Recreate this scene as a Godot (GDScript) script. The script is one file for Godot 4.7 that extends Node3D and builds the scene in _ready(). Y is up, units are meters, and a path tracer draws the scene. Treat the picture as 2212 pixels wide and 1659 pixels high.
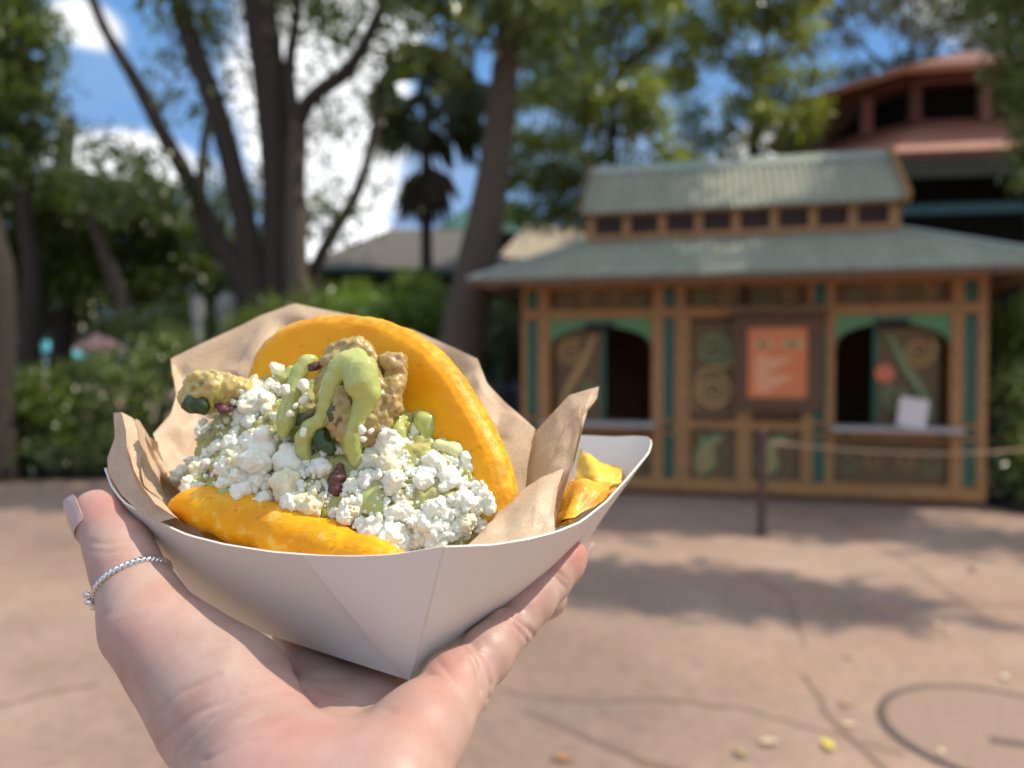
extends Node3D
# Hand holding a paperboard tray of filled corn cake, in front of a carved wooden kiosk under trees.
const F := 1664.0            # focal length in the units of a 2212 x 1659 view
const EYE := 1.6
const PITCH := 0.02373
var cam: Camera3D
var lens_tf := Transform3D(Basis(Vector3.RIGHT, -PITCH), Vector3(0, EYE, 0))
var taken := {}
var M := {}
var rng := RandomNumberGenerator.new()
var nz := FastNoiseLite.new()
var SUN := Vector3(0.60, 0.79, -0.05).normalized()

# ---------------------------------------------------------------- places
func at(u: float, v: float, d: float) -> Vector3:
	return lens_tf * Vector3((u - 1106.0) / F * d, (829.5 - v) / F * d, -d)

func gnd(u: float, v: float, y := 0.0) -> Vector3:
	var dir := at(u, v, 1.0) - lens_tf.origin
	return lens_tf.origin + dir * ((y - EYE) / dir.y)

func pz(x: float, y: float) -> Vector2:      # close-up of the food -> view units
	return Vector2(345.6 + 0.3672 * x, 622.1 + 0.3672 * y)

# ---------------------------------------------------------------- geometry buffer
class Geo:
	var v := PackedVector3Array()
	var c := PackedColorArray()
	var uv := PackedVector2Array()
	var idx := PackedInt32Array()

	func add(p: Vector3, col := Color.WHITE, t := Vector2.ZERO) -> int:
		v.append(p); c.append(col); uv.append(t)
		return v.size() - 1

	func tri(a: int, b: int, d: int) -> void:   # counter-clockwise seen from outside
		idx.append(a); idx.append(d); idx.append(b)

	func quad(p: Vector3, q: Vector3, r: Vector3, s: Vector3, col := Color.WHITE) -> void:
		var a := add(p, col, Vector2(0, 0)); add(q, col, Vector2(1, 0)); add(r, col, Vector2(1, 1)); add(s, col, Vector2(0, 1))
		tri(a, a + 1, a + 2); tri(a, a + 2, a + 3)

	func box(o: Vector3, size: Vector3, b := Basis(), col := Color.WHITE) -> void:
		var h := size / 2.0
		var P := []
		for i in 8:
			P.append(o + b * Vector3(h.x * (1 if i & 1 else -1), h.y * (1 if i & 2 else -1), h.z * (1 if i & 4 else -1)))
		for f in [[4, 5, 7, 6], [1, 0, 2, 3], [5, 1, 3, 7], [0, 4, 6, 2], [6, 7, 3, 2], [0, 1, 5, 4]]:
			quad(P[f[0]], P[f[1]], P[f[2]], P[f[3]], col)

	func tube(pts: Array, radii: Array, sides := 10, col := Color.WHITE, closed := false, squash := Vector2.ONE) -> void:
		var n := pts.size()
		var last := Vector3.ZERO
		var first := v.size()
		for i in n:
			var d: Vector3
			if closed: d = (pts[(i + 1) % n] - pts[(i + n - 1) % n]).normalized()
			else: d = (pts[mini(i + 1, n - 1)] - pts[maxi(i - 1, 0)]).normalized()
			if i == 0: last = d.cross(Vector3.UP if absf(d.y) < 0.9 else Vector3.RIGHT).normalized()
			var x := (last - d * last.dot(d)).normalized()
			last = x
			var y := d.cross(x)
			var r: float = radii[i] if radii.size() > 1 else radii[0]
			for k in sides:
				var a := TAU * k / sides
				add(pts[i] + (x * cos(a) * squash.x + y * sin(a) * squash.y) * r, col, Vector2(float(k) / sides, float(i)))
		for i in (n if closed else n - 1):
			for k in sides:
				var a := first + i * sides + k
				var b := first + i * sides + (k + 1) % sides
				var e := first + ((i + 1) % n) * sides
				tri(a, b, e + (k + 1) % sides); tri(a, e + (k + 1) % sides, e + k)
		if not closed:
			for end in [0, n - 1]:
				var m := add(pts[end], col)
				var s0: int = first + end * sides
				for k in sides:
					if end == 0: tri(m, s0 + (k + 1) % sides, s0 + k)
					else: tri(m, s0 + k, s0 + (k + 1) % sides)

	func sheet(g: Array, col := Color.WHITE, thick := 0.0) -> void:   # rows of points; normal = along x cross along y
		var R := g.size()
		var C: int = g[0].size()
		var first := v.size()
		for r in R:
			for q in C: add(g[r][q], col, Vector2(float(q) / (C - 1), float(r) / (R - 1)))
		for r in R - 1:
			for q in C - 1:
				var a := first + r * C + q
				tri(a, a + 1, a + C + 1); tri(a, a + C + 1, a + C)
		if thick > 0.0:
			var N := []
			for r in R:
				for q in C:
					var dx: Vector3 = g[r][mini(q + 1, C - 1)] - g[r][maxi(q - 1, 0)]
					var dy: Vector3 = g[mini(r + 1, R - 1)][q] - g[maxi(r - 1, 0)][q]
					N.append(dx.cross(dy).normalized())
			var back := v.size()
			for r in R:
				for q in C: add(g[r][q] - N[r * C + q] * thick, col, Vector2(float(q) / (C - 1), float(r) / (R - 1)))
			for r in R - 1:
				for q in C - 1:
					var a := back + r * C + q
					tri(a, a + C + 1, a + 1); tri(a, a + C, a + C + 1)
			var rim := []
			for q in C: rim.append(q)
			for r in range(1, R): rim.append(r * C + C - 1)
			for q in range(C - 2, -1, -1): rim.append((R - 1) * C + q)
			for r in range(R - 2, 0, -1): rim.append(r * C)
			for i in rim.size():
				var a: int = rim[i]
				var b: int = rim[(i + 1) % rim.size()]
				quad(v[back + a], v[back + b], v[first + b], v[first + a], col)

	func prism(poly: PackedVector2Array, z0: float, z1: float, b := Transform3D(), col := Color.WHITE) -> void:
		var P := poly
		if Geometry2D.is_polygon_clockwise(P): P.reverse()
		var t := Geometry2D.triangulate_polygon(P)
		var f := v.size()
		for p in P: add(b * Vector3(p.x, p.y, z1), col)
		for p in P: add(b * Vector3(p.x, p.y, z0), col)
		var n := P.size()
		for i in range(0, t.size(), 3):
			var q := [t[i], t[i + 1], t[i + 2]]
			if (P[q[1]] - P[q[0]]).cross(P[q[2]] - P[q[0]]) < 0.0: q = [t[i], t[i + 2], t[i + 1]]
			tri(f + q[0], f + q[1], f + q[2]); tri(f + n + q[0], f + n + q[2], f + n + q[1])
		for i in n:
			var j := (i + 1) % n
			quad(b * Vector3(P[i].x, P[i].y, z0), b * Vector3(P[j].x, P[j].y, z0), b * Vector3(P[j].x, P[j].y, z1), b * Vector3(P[i].x, P[i].y, z1), col)

	func lathe(o: Vector3, prof: Array, sides := 16, col := Color.WHITE) -> void:   # prof: Vector2(radius, height) from the bottom up
		var f := v.size()
		for p in prof:
			for k in sides:
				var a := TAU * k / sides
				add(o + Vector3(cos(a) * p.x, p.y, -sin(a) * p.x), col)
		for i in prof.size() - 1:
			for k in sides:
				var a := f + i * sides + k
				var b := f + i * sides + (k + 1) % sides
				tri(a, b, b + sides); tri(a, b + sides, a + sides)

	func mesh(off := Vector3.ZERO) -> ArrayMesh:
		var n := PackedVector3Array()
		n.resize(v.size())
		for i in range(0, idx.size(), 3):
			var a := idx[i]; var b := idx[i + 1]; var d := idx[i + 2]
			var x := (v[d] - v[a]).cross(v[b] - v[a])
			n[a] += x; n[b] += x; n[d] += x
		for i in n.size():
			n[i] = n[i].normalized() if n[i].length_squared() > 1e-30 else Vector3.UP
		var w := v
		if off != Vector3.ZERO:
			w = v.duplicate()
			for i in w.size(): w[i] -= off
		var arr := []
		arr.resize(Mesh.ARRAY_MAX)
		arr[Mesh.ARRAY_VERTEX] = w; arr[Mesh.ARRAY_NORMAL] = n; arr[Mesh.ARRAY_COLOR] = c; arr[Mesh.ARRAY_TEX_UV] = uv; arr[Mesh.ARRAY_INDEX] = idx
		var m := ArrayMesh.new()
		m.add_surface_from_arrays(Mesh.PRIMITIVE_TRIANGLES, arr)
		return m

# ---------------------------------------------------------------- distance field meshed with surface nets
class Field:
	var o: Vector3
	var nx: int
	var ny: int
	var nk: int
	var h: float
	var a := PackedFloat32Array()

	func _init(lo: Vector3, hi: Vector3, cell: float) -> void:
		o = lo; h = cell
		nx = int((hi.x - lo.x) / cell) + 2; ny = int((hi.y - lo.y) / cell) + 2; nk = int((hi.z - lo.z) / cell) + 2
		a.resize(nx * ny * nk); a.fill(1.0)

	func capsule(p: Vector3, q: Vector3, rp: float, rq: float, k: float) -> void:
		var m := maxf(rp, rq) + k + 2.0 * h
		var lo := (Vector3(minf(p.x, q.x), minf(p.y, q.y), minf(p.z, q.z)) - Vector3.ONE * m - o) / h
		var hi := (Vector3(maxf(p.x, q.x), maxf(p.y, q.y), maxf(p.z, q.z)) + Vector3.ONE * m - o) / h
		var x0 := maxi(int(lo.x), 0); var y0 := maxi(int(lo.y), 0); var z0 := maxi(int(lo.z), 0)
		var x1 := mini(int(hi.x) + 1, nx); var y1 := mini(int(hi.y) + 1, ny); var z1 := mini(int(hi.z) + 1, nk)
		var d := q - p
		var inv := 1.0 / maxf(d.length_squared(), 1e-12)
		var dr := rq - rp
		for z in range(z0, z1):
			for y in range(y0, y1):
				var i := (z * ny + y) * nx + x0
				var w := Vector3(o.x + x0 * h, o.y + y * h, o.z + z * h) - p
				for x in range(x0, x1):
					var t := clampf(w.dot(d) * inv, 0.0, 1.0)
					var c := (w - d * t).length() - rp - dr * t
					var e := a[i]
					if absf(c - e) < k:
						var g := 0.5 + 0.5 * (e - c) / k
						a[i] = e + (c - e) * g - k * g * (1.0 - g)
					elif c < e: a[i] = c
					i += 1
					w.x += h

	func eval(f: Callable) -> void:
		for z in nk:
			for y in ny:
				var i := (z * ny + y) * nx
				for x in nx:
					a[i] = f.call(o + Vector3(x, y, z) * h)
					i += 1

	func geo() -> Geo:
		var G := Geo.new()
		var at_cell := PackedInt32Array()
		at_cell.resize(a.size()); at_cell.fill(-1)
		var far := h * 2.0
		var sy := nx
		var sz := nx * ny
		for z in nk - 1:
			for y in ny - 1:
				var i := (z * ny + y) * nx
				for x in nx - 1:
					var f0 := a[i]
					if f0 > far or f0 < -far:
						i += 1
						continue
					var e := [f0, a[i + 1], a[i + sy], a[i + sy + 1], a[i + sz], a[i + sz + 1], a[i + sz + sy], a[i + sz + sy + 1]]
					var mask := 0
					for k in 8:
						if e[k] < 0.0: mask |= 1 << k
					if mask != 0 and mask != 255:
						var s := Vector3.ZERO
						var n := 0
						for k in 8:
							for b in 3:
								var j := k | (1 << b)
								if j != k and ((mask >> k) & 1) != ((mask >> j) & 1):
									var t: float = e[k] / (e[k] - e[j])
									var p := Vector3(k & 1, (k >> 1) & 1, (k >> 2) & 1)
									p[b] = t
									s += p; n += 1
						at_cell[i] = G.add(o + (Vector3(x, y, z) + s / n) * h)
					i += 1
		for z in range(1, nk - 1):
			for y in range(1, ny - 1):
				var i := (z * ny + y) * nx + 1
				for x in range(1, nx - 1):
					if at_cell[i] >= 0:
						var inside := a[i] < 0.0
						for ax in 3:
							var s: int = [1, sy, sz][ax]
							if (a[i + s] < 0.0) == inside: continue
							var p: int = [sy, sz, 1][ax]
							var q: int = [sz, 1, sy][ax]
							var A := at_cell[i - p - q]; var B := at_cell[i - q]; var C := at_cell[i]; var D := at_cell[i - p]
							if A < 0 or B < 0 or C < 0 or D < 0: continue
							if inside:
								G.tri(A, B, C); G.tri(A, C, D)
							else:
								G.tri(A, C, B); G.tri(A, D, C)
					i += 1
		return G

func field_of(bones: Array, cell: float, k: float) -> Field:   # bones: [from, to, radius, radius]
	var lo := Vector3.ONE * 1e9
	var hi := -lo
	for b in bones:
		for e in [[b[0], b[2]], [b[1], b[3]]]:
			lo = lo.min(e[0] - Vector3.ONE * (e[1] + 4.0 * cell)); hi = hi.max(e[0] + Vector3.ONE * (e[1] + 4.0 * cell))
	var f := Field.new(lo, hi, cell)
	for b in bones: f.capsule(b[0], b[1], b[2], b[3], b[4] if b.size() > 4 else k)
	return f

func sd(bones: Array, p: Vector3) -> float:
	var m := 1.0
	for b in bones:
		var d: Vector3 = b[1] - b[0]
		var w: Vector3 = p - b[0]
		var t := clampf(w.dot(d) / maxf(d.length_squared(), 1e-12), 0, 1)
		m = minf(m, (w - d * t).length() - lerpf(b[2], b[3], t))
	return m

func bump(g: Geo, amp: float, freq: float, seed_ := 1, ridged := false, oct := 3, edge := 1.0) -> void:   # push vertices along their normals by noise
	var f := FastNoiseLite.new()
	f.seed = seed_; f.frequency = freq; f.fractal_octaves = oct
	if ridged: f.fractal_type = FastNoiseLite.FRACTAL_RIDGED
	var n := PackedVector3Array()
	n.resize(g.v.size())
	for i in range(0, g.idx.size(), 3):
		var a := g.idx[i]; var b := g.idx[i + 1]; var d := g.idx[i + 2]
		var x := (g.v[d] - g.v[a]).cross(g.v[b] - g.v[a])
		n[a] += x; n[b] += x; n[d] += x
	for i in g.v.size():
		var k := 1.0
		if edge < 1.0: k = minf(1.0, minf(minf(g.uv[i].x, 1.0 - g.uv[i].x), minf(g.uv[i].y, 1.0 - g.uv[i].y)) * 9.0 + edge)
		g.v[i] += n[i].normalized() * (f.get_noise_3dv(g.v[i]) * amp * k)

# ---------------------------------------------------------------- nodes
func numbered(called: String) -> String:
	taken[called] = taken.get(called, -1) + 1
	return called if taken[called] == 0 else "%s_%03d" % [called, taken[called]]

func tag(o: Node, label: String, category: String, group := "", kind := "") -> Node:
	if label: o.set_meta("label", label)
	if category: o.set_meta("category", category)
	if group: o.set_meta("group", group)
	if kind: o.set_meta("kind", kind)
	return o

func thing(called: String, label: String, category: String, where := Vector3.ZERO, turn := 0.0, group := "") -> Node3D:
	var o := Node3D.new()
	o.name = numbered(called)
	add_child(o)
	o.position = where; o.rotation.y = turn
	tag(o, label, category, group)
	return o

func part(called: String, mesh: Mesh, m: Material, parent: Node3D) -> MeshInstance3D:
	var o := MeshInstance3D.new()
	o.name = called
	o.mesh = mesh
	o.material_override = m
	parent.add_child(o, true)
	return o

func part_w(called: String, g: Geo, m: Material, parent: Node3D) -> MeshInstance3D:   # geometry given in the world, parent not turned
	var p := parent.position
	if parent.get_parent() != self: p += (parent.get_parent() as Node3D).position
	return part(called, g.mesh(p), m, parent)

func solo(called: String, g: Geo, m: Material, label: String, category: String, group := "") -> MeshInstance3D:   # a thing that is one mesh
	var lo := g.v[0]
	var hi := g.v[0]
	for p in g.v: lo = lo.min(p); hi = hi.max(p)
	var base := Vector3((lo.x + hi.x) / 2, lo.y, (lo.z + hi.z) / 2)
	var o := MeshInstance3D.new()
	o.name = numbered(called)
	o.mesh = g.mesh(base); o.material_override = m; o.position = base
	add_child(o)
	tag(o, label, category, group)
	return o

func struct(called: String, g: Geo, m: Material) -> MeshInstance3D:
	var o := MeshInstance3D.new()
	o.name = numbered(called)
	o.mesh = g.mesh(); o.material_override = m
	add_child(o)
	o.set_meta("kind", "structure")
	return o

func boxm(size: Vector3) -> BoxMesh:
	var b := BoxMesh.new()
	b.size = size
	return b

func bx(called: String, o: Vector3, size: Vector3, m: Material, parent: Node3D) -> MeshInstance3D:
	var n := part(called, boxm(size), m, parent)
	n.position = o
	return n

# ---------------------------------------------------------------- materials
func noise_tex(freq: float, stops: Array, size := 256, seed_ := 1, type := FastNoiseLite.TYPE_SIMPLEX_SMOOTH, oct := 4) -> NoiseTexture2D:
	var t := NoiseTexture2D.new()
	var f := FastNoiseLite.new()
	f.noise_type = type; f.frequency = freq; f.seed = seed_; f.fractal_octaves = oct
	t.noise = f; t.width = size; t.height = size; t.seamless = true
	var g := Gradient.new()
	g.offsets = PackedFloat32Array([0.0, 1.0])
	for i in stops.size():
		var s = stops[i]
		if i == 0: g.set_color(0, s[1]); g.set_offset(0, s[0])
		elif i == stops.size() - 1: g.set_color(g.get_point_count() - 1, s[1]); g.set_offset(g.get_point_count() - 1, s[0])
		else: g.add_point(s[0], s[1])
	t.color_ramp = g
	return t

func normal_tex(freq: float, strength: float, size := 256, seed_ := 1, type := FastNoiseLite.TYPE_SIMPLEX_SMOOTH, oct := 4) -> NoiseTexture2D:
	var t := NoiseTexture2D.new()
	var f := FastNoiseLite.new()
	f.noise_type = type; f.frequency = freq; f.seed = seed_; f.fractal_octaves = oct
	t.noise = f; t.width = size; t.height = size; t.seamless = true; t.as_normal_map = true; t.bump_strength = strength
	return t

func mat(r: float, g: float, b: float, rough := 0.6, vertex := false) -> StandardMaterial3D:   # linear base colour
	var m := StandardMaterial3D.new()
	m.albedo_color = Color(r, g, b).linear_to_srgb()
	m.roughness = rough
	m.vertex_color_use_as_albedo = vertex
	m.cull_mode = BaseMaterial3D.CULL_DISABLED
	return m

func tri_(m: StandardMaterial3D, scale: float, albedo: Texture2D = null, normal: Texture2D = null, nscale := 1.0, world := false) -> StandardMaterial3D:
	m.uv1_triplanar = true
	m.uv1_world_triplanar = world
	m.uv1_scale = Vector3.ONE * scale
	if albedo: m.albedo_texture = albedo
	if normal:
		m.normal_enabled = true; m.normal_texture = normal; m.normal_scale = nscale
	return m

func gray(x: float) -> Color:
	return Color(x, x, x)

# ---------------------------------------------------------------- sky
func cloud_sky() -> ImageTexture:
	var W := 1024
	var H := 512
	var img := Image.create(W, H, false, Image.FORMAT_RGBF)
	var f := FastNoiseLite.new()
	f.seed = 5; f.frequency = 2.6; f.fractal_octaves = 5
	var f2 := FastNoiseLite.new()
	f2.seed = 9; f2.frequency = 7.0; f2.fractal_octaves = 4
	# cumulus heaps all round: azimuth from the view axis, height, half width, half height (degrees)
	var heaps := []
	for c in [[-12.8, 20, 5.8, 12], [-12, 9, 4, 2.2], [-8, 9.0, 2.0, 0.8], [-29.0, 21.0, 2.4, 1.7], [-27, 13.0, 6, 2.0], [-11, 34, 8, 8], [8, 33, 8, 7], [20, 14, 6, 3]]:
		heaps.append(c)
	var r := RandomNumberGenerator.new()
	r.seed = 77
	for i in 60:
		heaps.append([38.0 + fmod(i * 4.9 * 7.0, 290.0) + r.randf_range(-4, 4), r.randf_range(6, 78), r.randf_range(6, 14), r.randf_range(4, 11)])
	for y in H:
		var el := (0.5 - (y + 0.5) / H) * PI
		for x in W:
			var az := wrapf((x + 0.5) / W * TAU, -PI, PI)     # column 0 looks along the view
			var d := Vector3(sin(az) * cos(el), sin(el), -cos(az) * cos(el))
			var s := clampf(sin(maxf(el, 0.0)), 0, 1)
			var col := Color(0.105, 0.30, 0.66).lerp(Color(0.38, 0.52, 0.72), pow(1.0 - s, 4.0))
			if el > -0.05:
				var w := f.get_noise_3dv(d) * 0.9 + f2.get_noise_3dv(d) * 0.35
				var m := -9.0
				var ad := rad_to_deg(az)
				var ed := rad_to_deg(el)
				for h in heaps:
					var dx: float = absf(fposmod(ad - h[0] + 180.0, 360.0) - 180.0) * cos(el) / h[2]
					if dx < 2.0:
						var dy: float = (ed - h[1]) / h[3]
						m = maxf(m, 1.0 - sqrt(dx * dx + dy * dy))
				var k := smoothstep(-0.05, 0.28, m + w * 0.75)
				var lit := 1.25 + 0.75 * f2.get_noise_3dv(d * 0.7 + Vector3(0.03, 0.12, 0)) + 0.3 * w
				col = col.lerp(Color(1.0, 1.0, 1.02) * clampf(lit, 0.8, 1.6), k)
				var veil := clampf(f.get_noise_3dv(d * Vector3(0.6, 1.6, 0.6) + Vector3(3, 0, 0)) + 0.05, 0, 1) * 0.35
				col = col.lerp(Color(0.80, 0.86, 0.92), veil)
			img.set_pixel(x, y, col)
	return ImageTexture.create_from_image(img)

func set_view() -> void:
	cam = Camera3D.new()
	cam.name = "camera"
	add_child(cam)
	cam.transform = lens_tf
	var ca := CameraAttributesPhysical.new()
	ca.frustum_focal_length = 24.07          # 53 degrees high
	ca.frustum_focus_distance = 0.262
	ca.frustum_near = 0.02
	ca.frustum_far = 500.0
	ca.exposure_aperture = 6.2               # an opening of about 4 mm, as in a telephone
	cam.attributes = ca
	cam.near = 0.02
	cam.far = 500.0
	cam.fov = 53.0
	var e := Environment.new()
	var sky := Sky.new()
	var sm := PanoramaSkyMaterial.new()
	sm.panorama = cloud_sky()
	sm.energy_multiplier = 1.0
	sky.sky_material = sm
	e.background_mode = Environment.BG_SKY
	e.sky = sky
	e.background_energy_multiplier = 0.95
	e.tonemap_mode = Environment.TONE_MAPPER_LINEAR
	e.tonemap_exposure = 1.2
	e.sdfgi_enabled = true; e.ssao_enabled = true; e.ssil_enabled = true
	var we := WorldEnvironment.new()
	we.name = "environment"
	we.environment = e
	add_child(we)
	var sun := DirectionalLight3D.new()
	sun.name = "sun"
	add_child(sun)
	sun.look_at_from_position(SUN * 50.0, Vector3.ZERO, Vector3.UP)
	sun.light_energy = 1.3
	sun.light_color = Color(1.0, 0.95, 0.87)
	sun.light_angular_distance = 0.5
	sun.shadow_enabled = true

# ---------------------------------------------------------------- ground
func ground() -> void:
	var n1 := FastNoiseLite.new(); n1.seed = 3; n1.frequency = 0.45; n1.fractal_octaves = 4
	var n2 := FastNoiseLite.new(); n2.seed = 8; n2.frequency = 1.6; n2.fractal_octaves = 4
	var n3 := FastNoiseLite.new(); n3.seed = 12; n3.frequency = 0.16; n3.fractal_octaves = 3
	var m := mat(1, 1, 1, 0.82, true)
	tri_(m, 0.9, noise_tex(0.02, [[0.0, gray(0.86)], [0.5, gray(0.95)], [1.0, gray(1.0)]], 512, 4), normal_tex(0.06, 3.0, 512, 6), 0.5, true)
	var tint := func(x: float, z: float) -> Color:
		var k := clampf(0.5 + n1.get_noise_2d(x, z) * 0.9, 0, 1)
		var c := Color(0.325, 0.214, 0.156).lerp(Color(0.375, 0.264, 0.198), k)
		c = c.lerp(Color(0.24, 0.165, 0.125), clampf(n3.get_noise_2d(x, z) * 1.6, 0, 0.8))
		return c * (1.0 + 0.16 * n2.get_noise_2d(x * 1.3, z))
	var g := Geo.new()
	var rows := []
	var z := 3.0
	while z > -15.0:
		var row := []
		for i in 151: row.append(Vector3(-9.0 + 0.12 * i, 0, z))
		rows.append(row)
		z -= 0.12
	rows.reverse()
	for r in rows.size(): rows[r] = rows[r]
	g.sheet(rows)
	for i in g.v.size():
		g.c[i] = tint.call(g.v[i].x, g.v[i].z)
	# rows run towards the camera, so the sheet faces down; turn it over
	for i in range(0, g.idx.size(), 3):
		var t := g.idx[i]; g.idx[i] = g.idx[i + 1]; g.idx[i + 1] = t
	struct("pavement", g, m)
	var far := Geo.new()
	far.quad(Vector3(-250, -0.004, 250), Vector3(250, -0.004, 250), Vector3(250, -0.004, -250), Vector3(-250, -0.004, -250), Color(0.33, 0.225, 0.165))
	struct("ground", far, m)
	# beds of dark soil under the planting
	var soil := tri_(mat(0.045, 0.033, 0.022, 0.95), 1.5, noise_tex(0.05, [[0.0, gray(0.5)], [1.0, gray(1.0)]], 256, 31), null, 1.0, true)
	var bed := Geo.new()
	bed.prism(PackedVector2Array([Vector2(-16, 10.6), Vector2(-3.6, 10.9), Vector2(-1.6, 10.2), Vector2(-0.55, 10.35), Vector2(-0.2, 12.4), Vector2(-0.2, 22), Vector2(-16, 22)]), 0.0, 0.06, Transform3D(Basis(Vector3.RIGHT, -PI / 2), Vector3.ZERO))
	struct("planting_soil", bed, soil)
	var bed2 := Geo.new()
	bed2.prism(PackedVector2Array([Vector2(5.45, 8.3), Vector2(6.3, 7.7), Vector2(12, 7.2), Vector2(12, 22), Vector2(5.6, 22)]), 0.0, 0.06, Transform3D(Basis(Vector3.RIGHT, -PI / 2), Vector3.ZERO))
	struct("planting_soil", bed2, soil)
	# tooled grooves and cracks across the pavement
	var crack := mat(0.19, 0.128, 0.09, 0.9)
	var lines := [
		[0.05, [[1740, 1460], [1785, 1540], [1818, 1575], [1885, 1640], [1985, 1722], [2060, 1778], [2130, 1815]], 0.02],
		[0.05, [[1140, 1535], [1190, 1553], [1290, 1600], [1400, 1650], [1500, 1680]], 0.035],
		[0.03, [[1090, 1495], [1250, 1517], [1450, 1512], [1590, 1530], [1700, 1560], [1850, 1600], [1950, 1632]], 0.008],
		[0.02, [[-20, 1530], [60, 1510], [140, 1490], [215, 1480]], 0.012],
		[0.02, [[1800, 1110], [1895, 1180], [1975, 1225], [2040, 1275], [2090, 1310], [2212, 1305]], 0.010],
		[0.02, [[2090, 1310], [2150, 1345], [2260, 1380]], 0.010],
		[0.02, [[1975, 1225], [2110, 1210], [2250, 1190]], 0.008],
		[0.02, [[1500, 1215], [1620, 1235], [1700, 1290], [1745, 1400]], 0.008]]
	for L in lines:
		var pts := []
		for i in L[1].size() - 1:
			var a := gnd(L[1][i][0], L[1][i][1])
			var b := gnd(L[1][i + 1][0], L[1][i + 1][1])
			var cnt := maxi(2, int(a.distance_to(b) / 0.06))
			for k in cnt: pts.append(a.lerp(b, float(k) / cnt))
		pts.append(gnd(L[1][-1][0], L[1][-1][1]))
		var s := [[], []]
		for i in pts.size():
			var p: Vector3 = pts[i]
			var d: Vector3 = (pts[mini(i + 1, pts.size() - 1)] - pts[maxi(i - 1, 0)]).normalized()
			var side := Vector3(-d.z, 0, d.x)
			var wob := n2.get_noise_2d(p.x * 4.0, p.z * 4.0) * 0.03
			var wd: float = L[2] * 0.7 * (0.75 + 0.9 * absf(n2.get_noise_2d(p.x * 3.0 + 9.0, p.z * 3.0)))
			s[0].append(p + side * (wob - wd) + Vector3.UP * 0.004)
			s[1].append(p + side * (wob + wd) + Vector3.UP * 0.004)
		var cg := Geo.new()
		cg.sheet(s)
		struct("pavement_crack", cg, crack)

func manhole() -> void:
	var c := gnd(2170, 1585)
	var t := thing("manhole_cover", "round iron access cover with a dark rim set in the pavement, lower right", "manhole cover", c)
	var iron := tri_(mat(0.345, 0.236, 0.175, 0.82), 3.0, noise_tex(0.04, [[0.0, gray(0.8)], [1.0, gray(1.0)]], 256, 14), normal_tex(0.05, 3.0, 256, 15), 0.6)
	var rim := mat(0.10, 0.075, 0.065, 0.8)
	var g := Geo.new()
	g.lathe(Vector3.ZERO, [Vector2(0.5, 0.002), Vector2(0.5, 0.01), Vector2(0.468, 0.012), Vector2(0.468, 0.004)], 64)
	part("rim", g.mesh(), rim, t)
	var p := Geo.new()
	p.lathe(Vector3.ZERO, [Vector2(0.466, 0.003), Vector2(0.463, 0.009), Vector2(0.2, 0.0095), Vector2(0.001, 0.0095)], 64)
	part("plate", p.mesh(), iron, t)
	var h := Geo.new()
	h.box(Vector3(-0.04, 0.011, 0.10), Vector3(0.15, 0.004, 0.05), Basis(Vector3.UP, -0.35))
	part("lift_slot", h.mesh(), rim, t)

func fallen_leaves() -> void:
	var spots := [[1790, 1609, "bright yellow", 1.25], [1663, 1603, "pale tan", 1.0], [1600, 1625, "tan", 1.0], [1862, 1305, "pale tan", 0.8], [1838, 1417, "pale", 0.8], [2026, 1352, "light tan", 0.9], [2050, 1366, "cream", 0.9], [2172, 1463, "cream", 0.9],
		[1832, 1520, "tan", 0.9], [2035, 1625, "cream", 0.7], [1215, 1638, "orange brown", 1.0], [2100, 1230, "dark brown", 1.2], [1838, 1566, "pale tan", 0.8], [60, 1180, "tan", 0.9]]
	var cols := {"bright yellow": Color(0.75, 0.62, 0.12), "pale tan": Color(0.6, 0.45, 0.28), "tan": Color(0.5, 0.34, 0.18), "pale": Color(0.62, 0.5, 0.36), "light tan": Color(0.64, 0.48, 0.3), "cream": Color(0.75, 0.64, 0.46), "orange brown": Color(0.45, 0.2, 0.07), "dark brown": Color(0.09, 0.06, 0.04)}
	var where := ["left of the manhole cover", "on the open pavement below the tray's right side", "on the open pavement near the bottom edge", "above the manhole cover, far up the pavement", "on the pavement midway to the rope", "right of the long shadow, left one of two", "right of the long shadow, right one of two", "at the right edge above the manhole cover", "just above the manhole cover's left rim", "on the manhole cover", "beside the fingers at the bottom", "in front of the kiosk's right counter", "touching the manhole rim at upper left", "on the far pavement left of the thumb"]
	for i in spots.size():
		var s = spots[i]
		var p := gnd(s[0], s[1], 0.012)
		var g := Geo.new()
		var L: float = 0.05 * s[3]
		var b := Basis(Vector3.UP, i * 1.7)
		var rows := []
		for r in 4:
			var w: float = [0.02, 0.55, 0.5, 0.03][r]
			rows.append([p + b * Vector3(-w * L * 0.6, 0.006, (r - 1.5) * L * 0.6), p + b * Vector3(0, -0.004 + 0.004 * (r % 2), (r - 1.5) * L * 0.6), p + b * Vector3(w * L * 0.6, 0.007, (r - 1.5) * L * 0.6)])
		g.sheet(rows)
		var c: Color = cols[s[2]]
		solo("fallen_leaf", g, mat(c.r, c.g, c.b, 0.35), "%s fallen leaf lying %s" % [s[2], where[i]], "leaf", "fallen leaves on the pavement")

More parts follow.
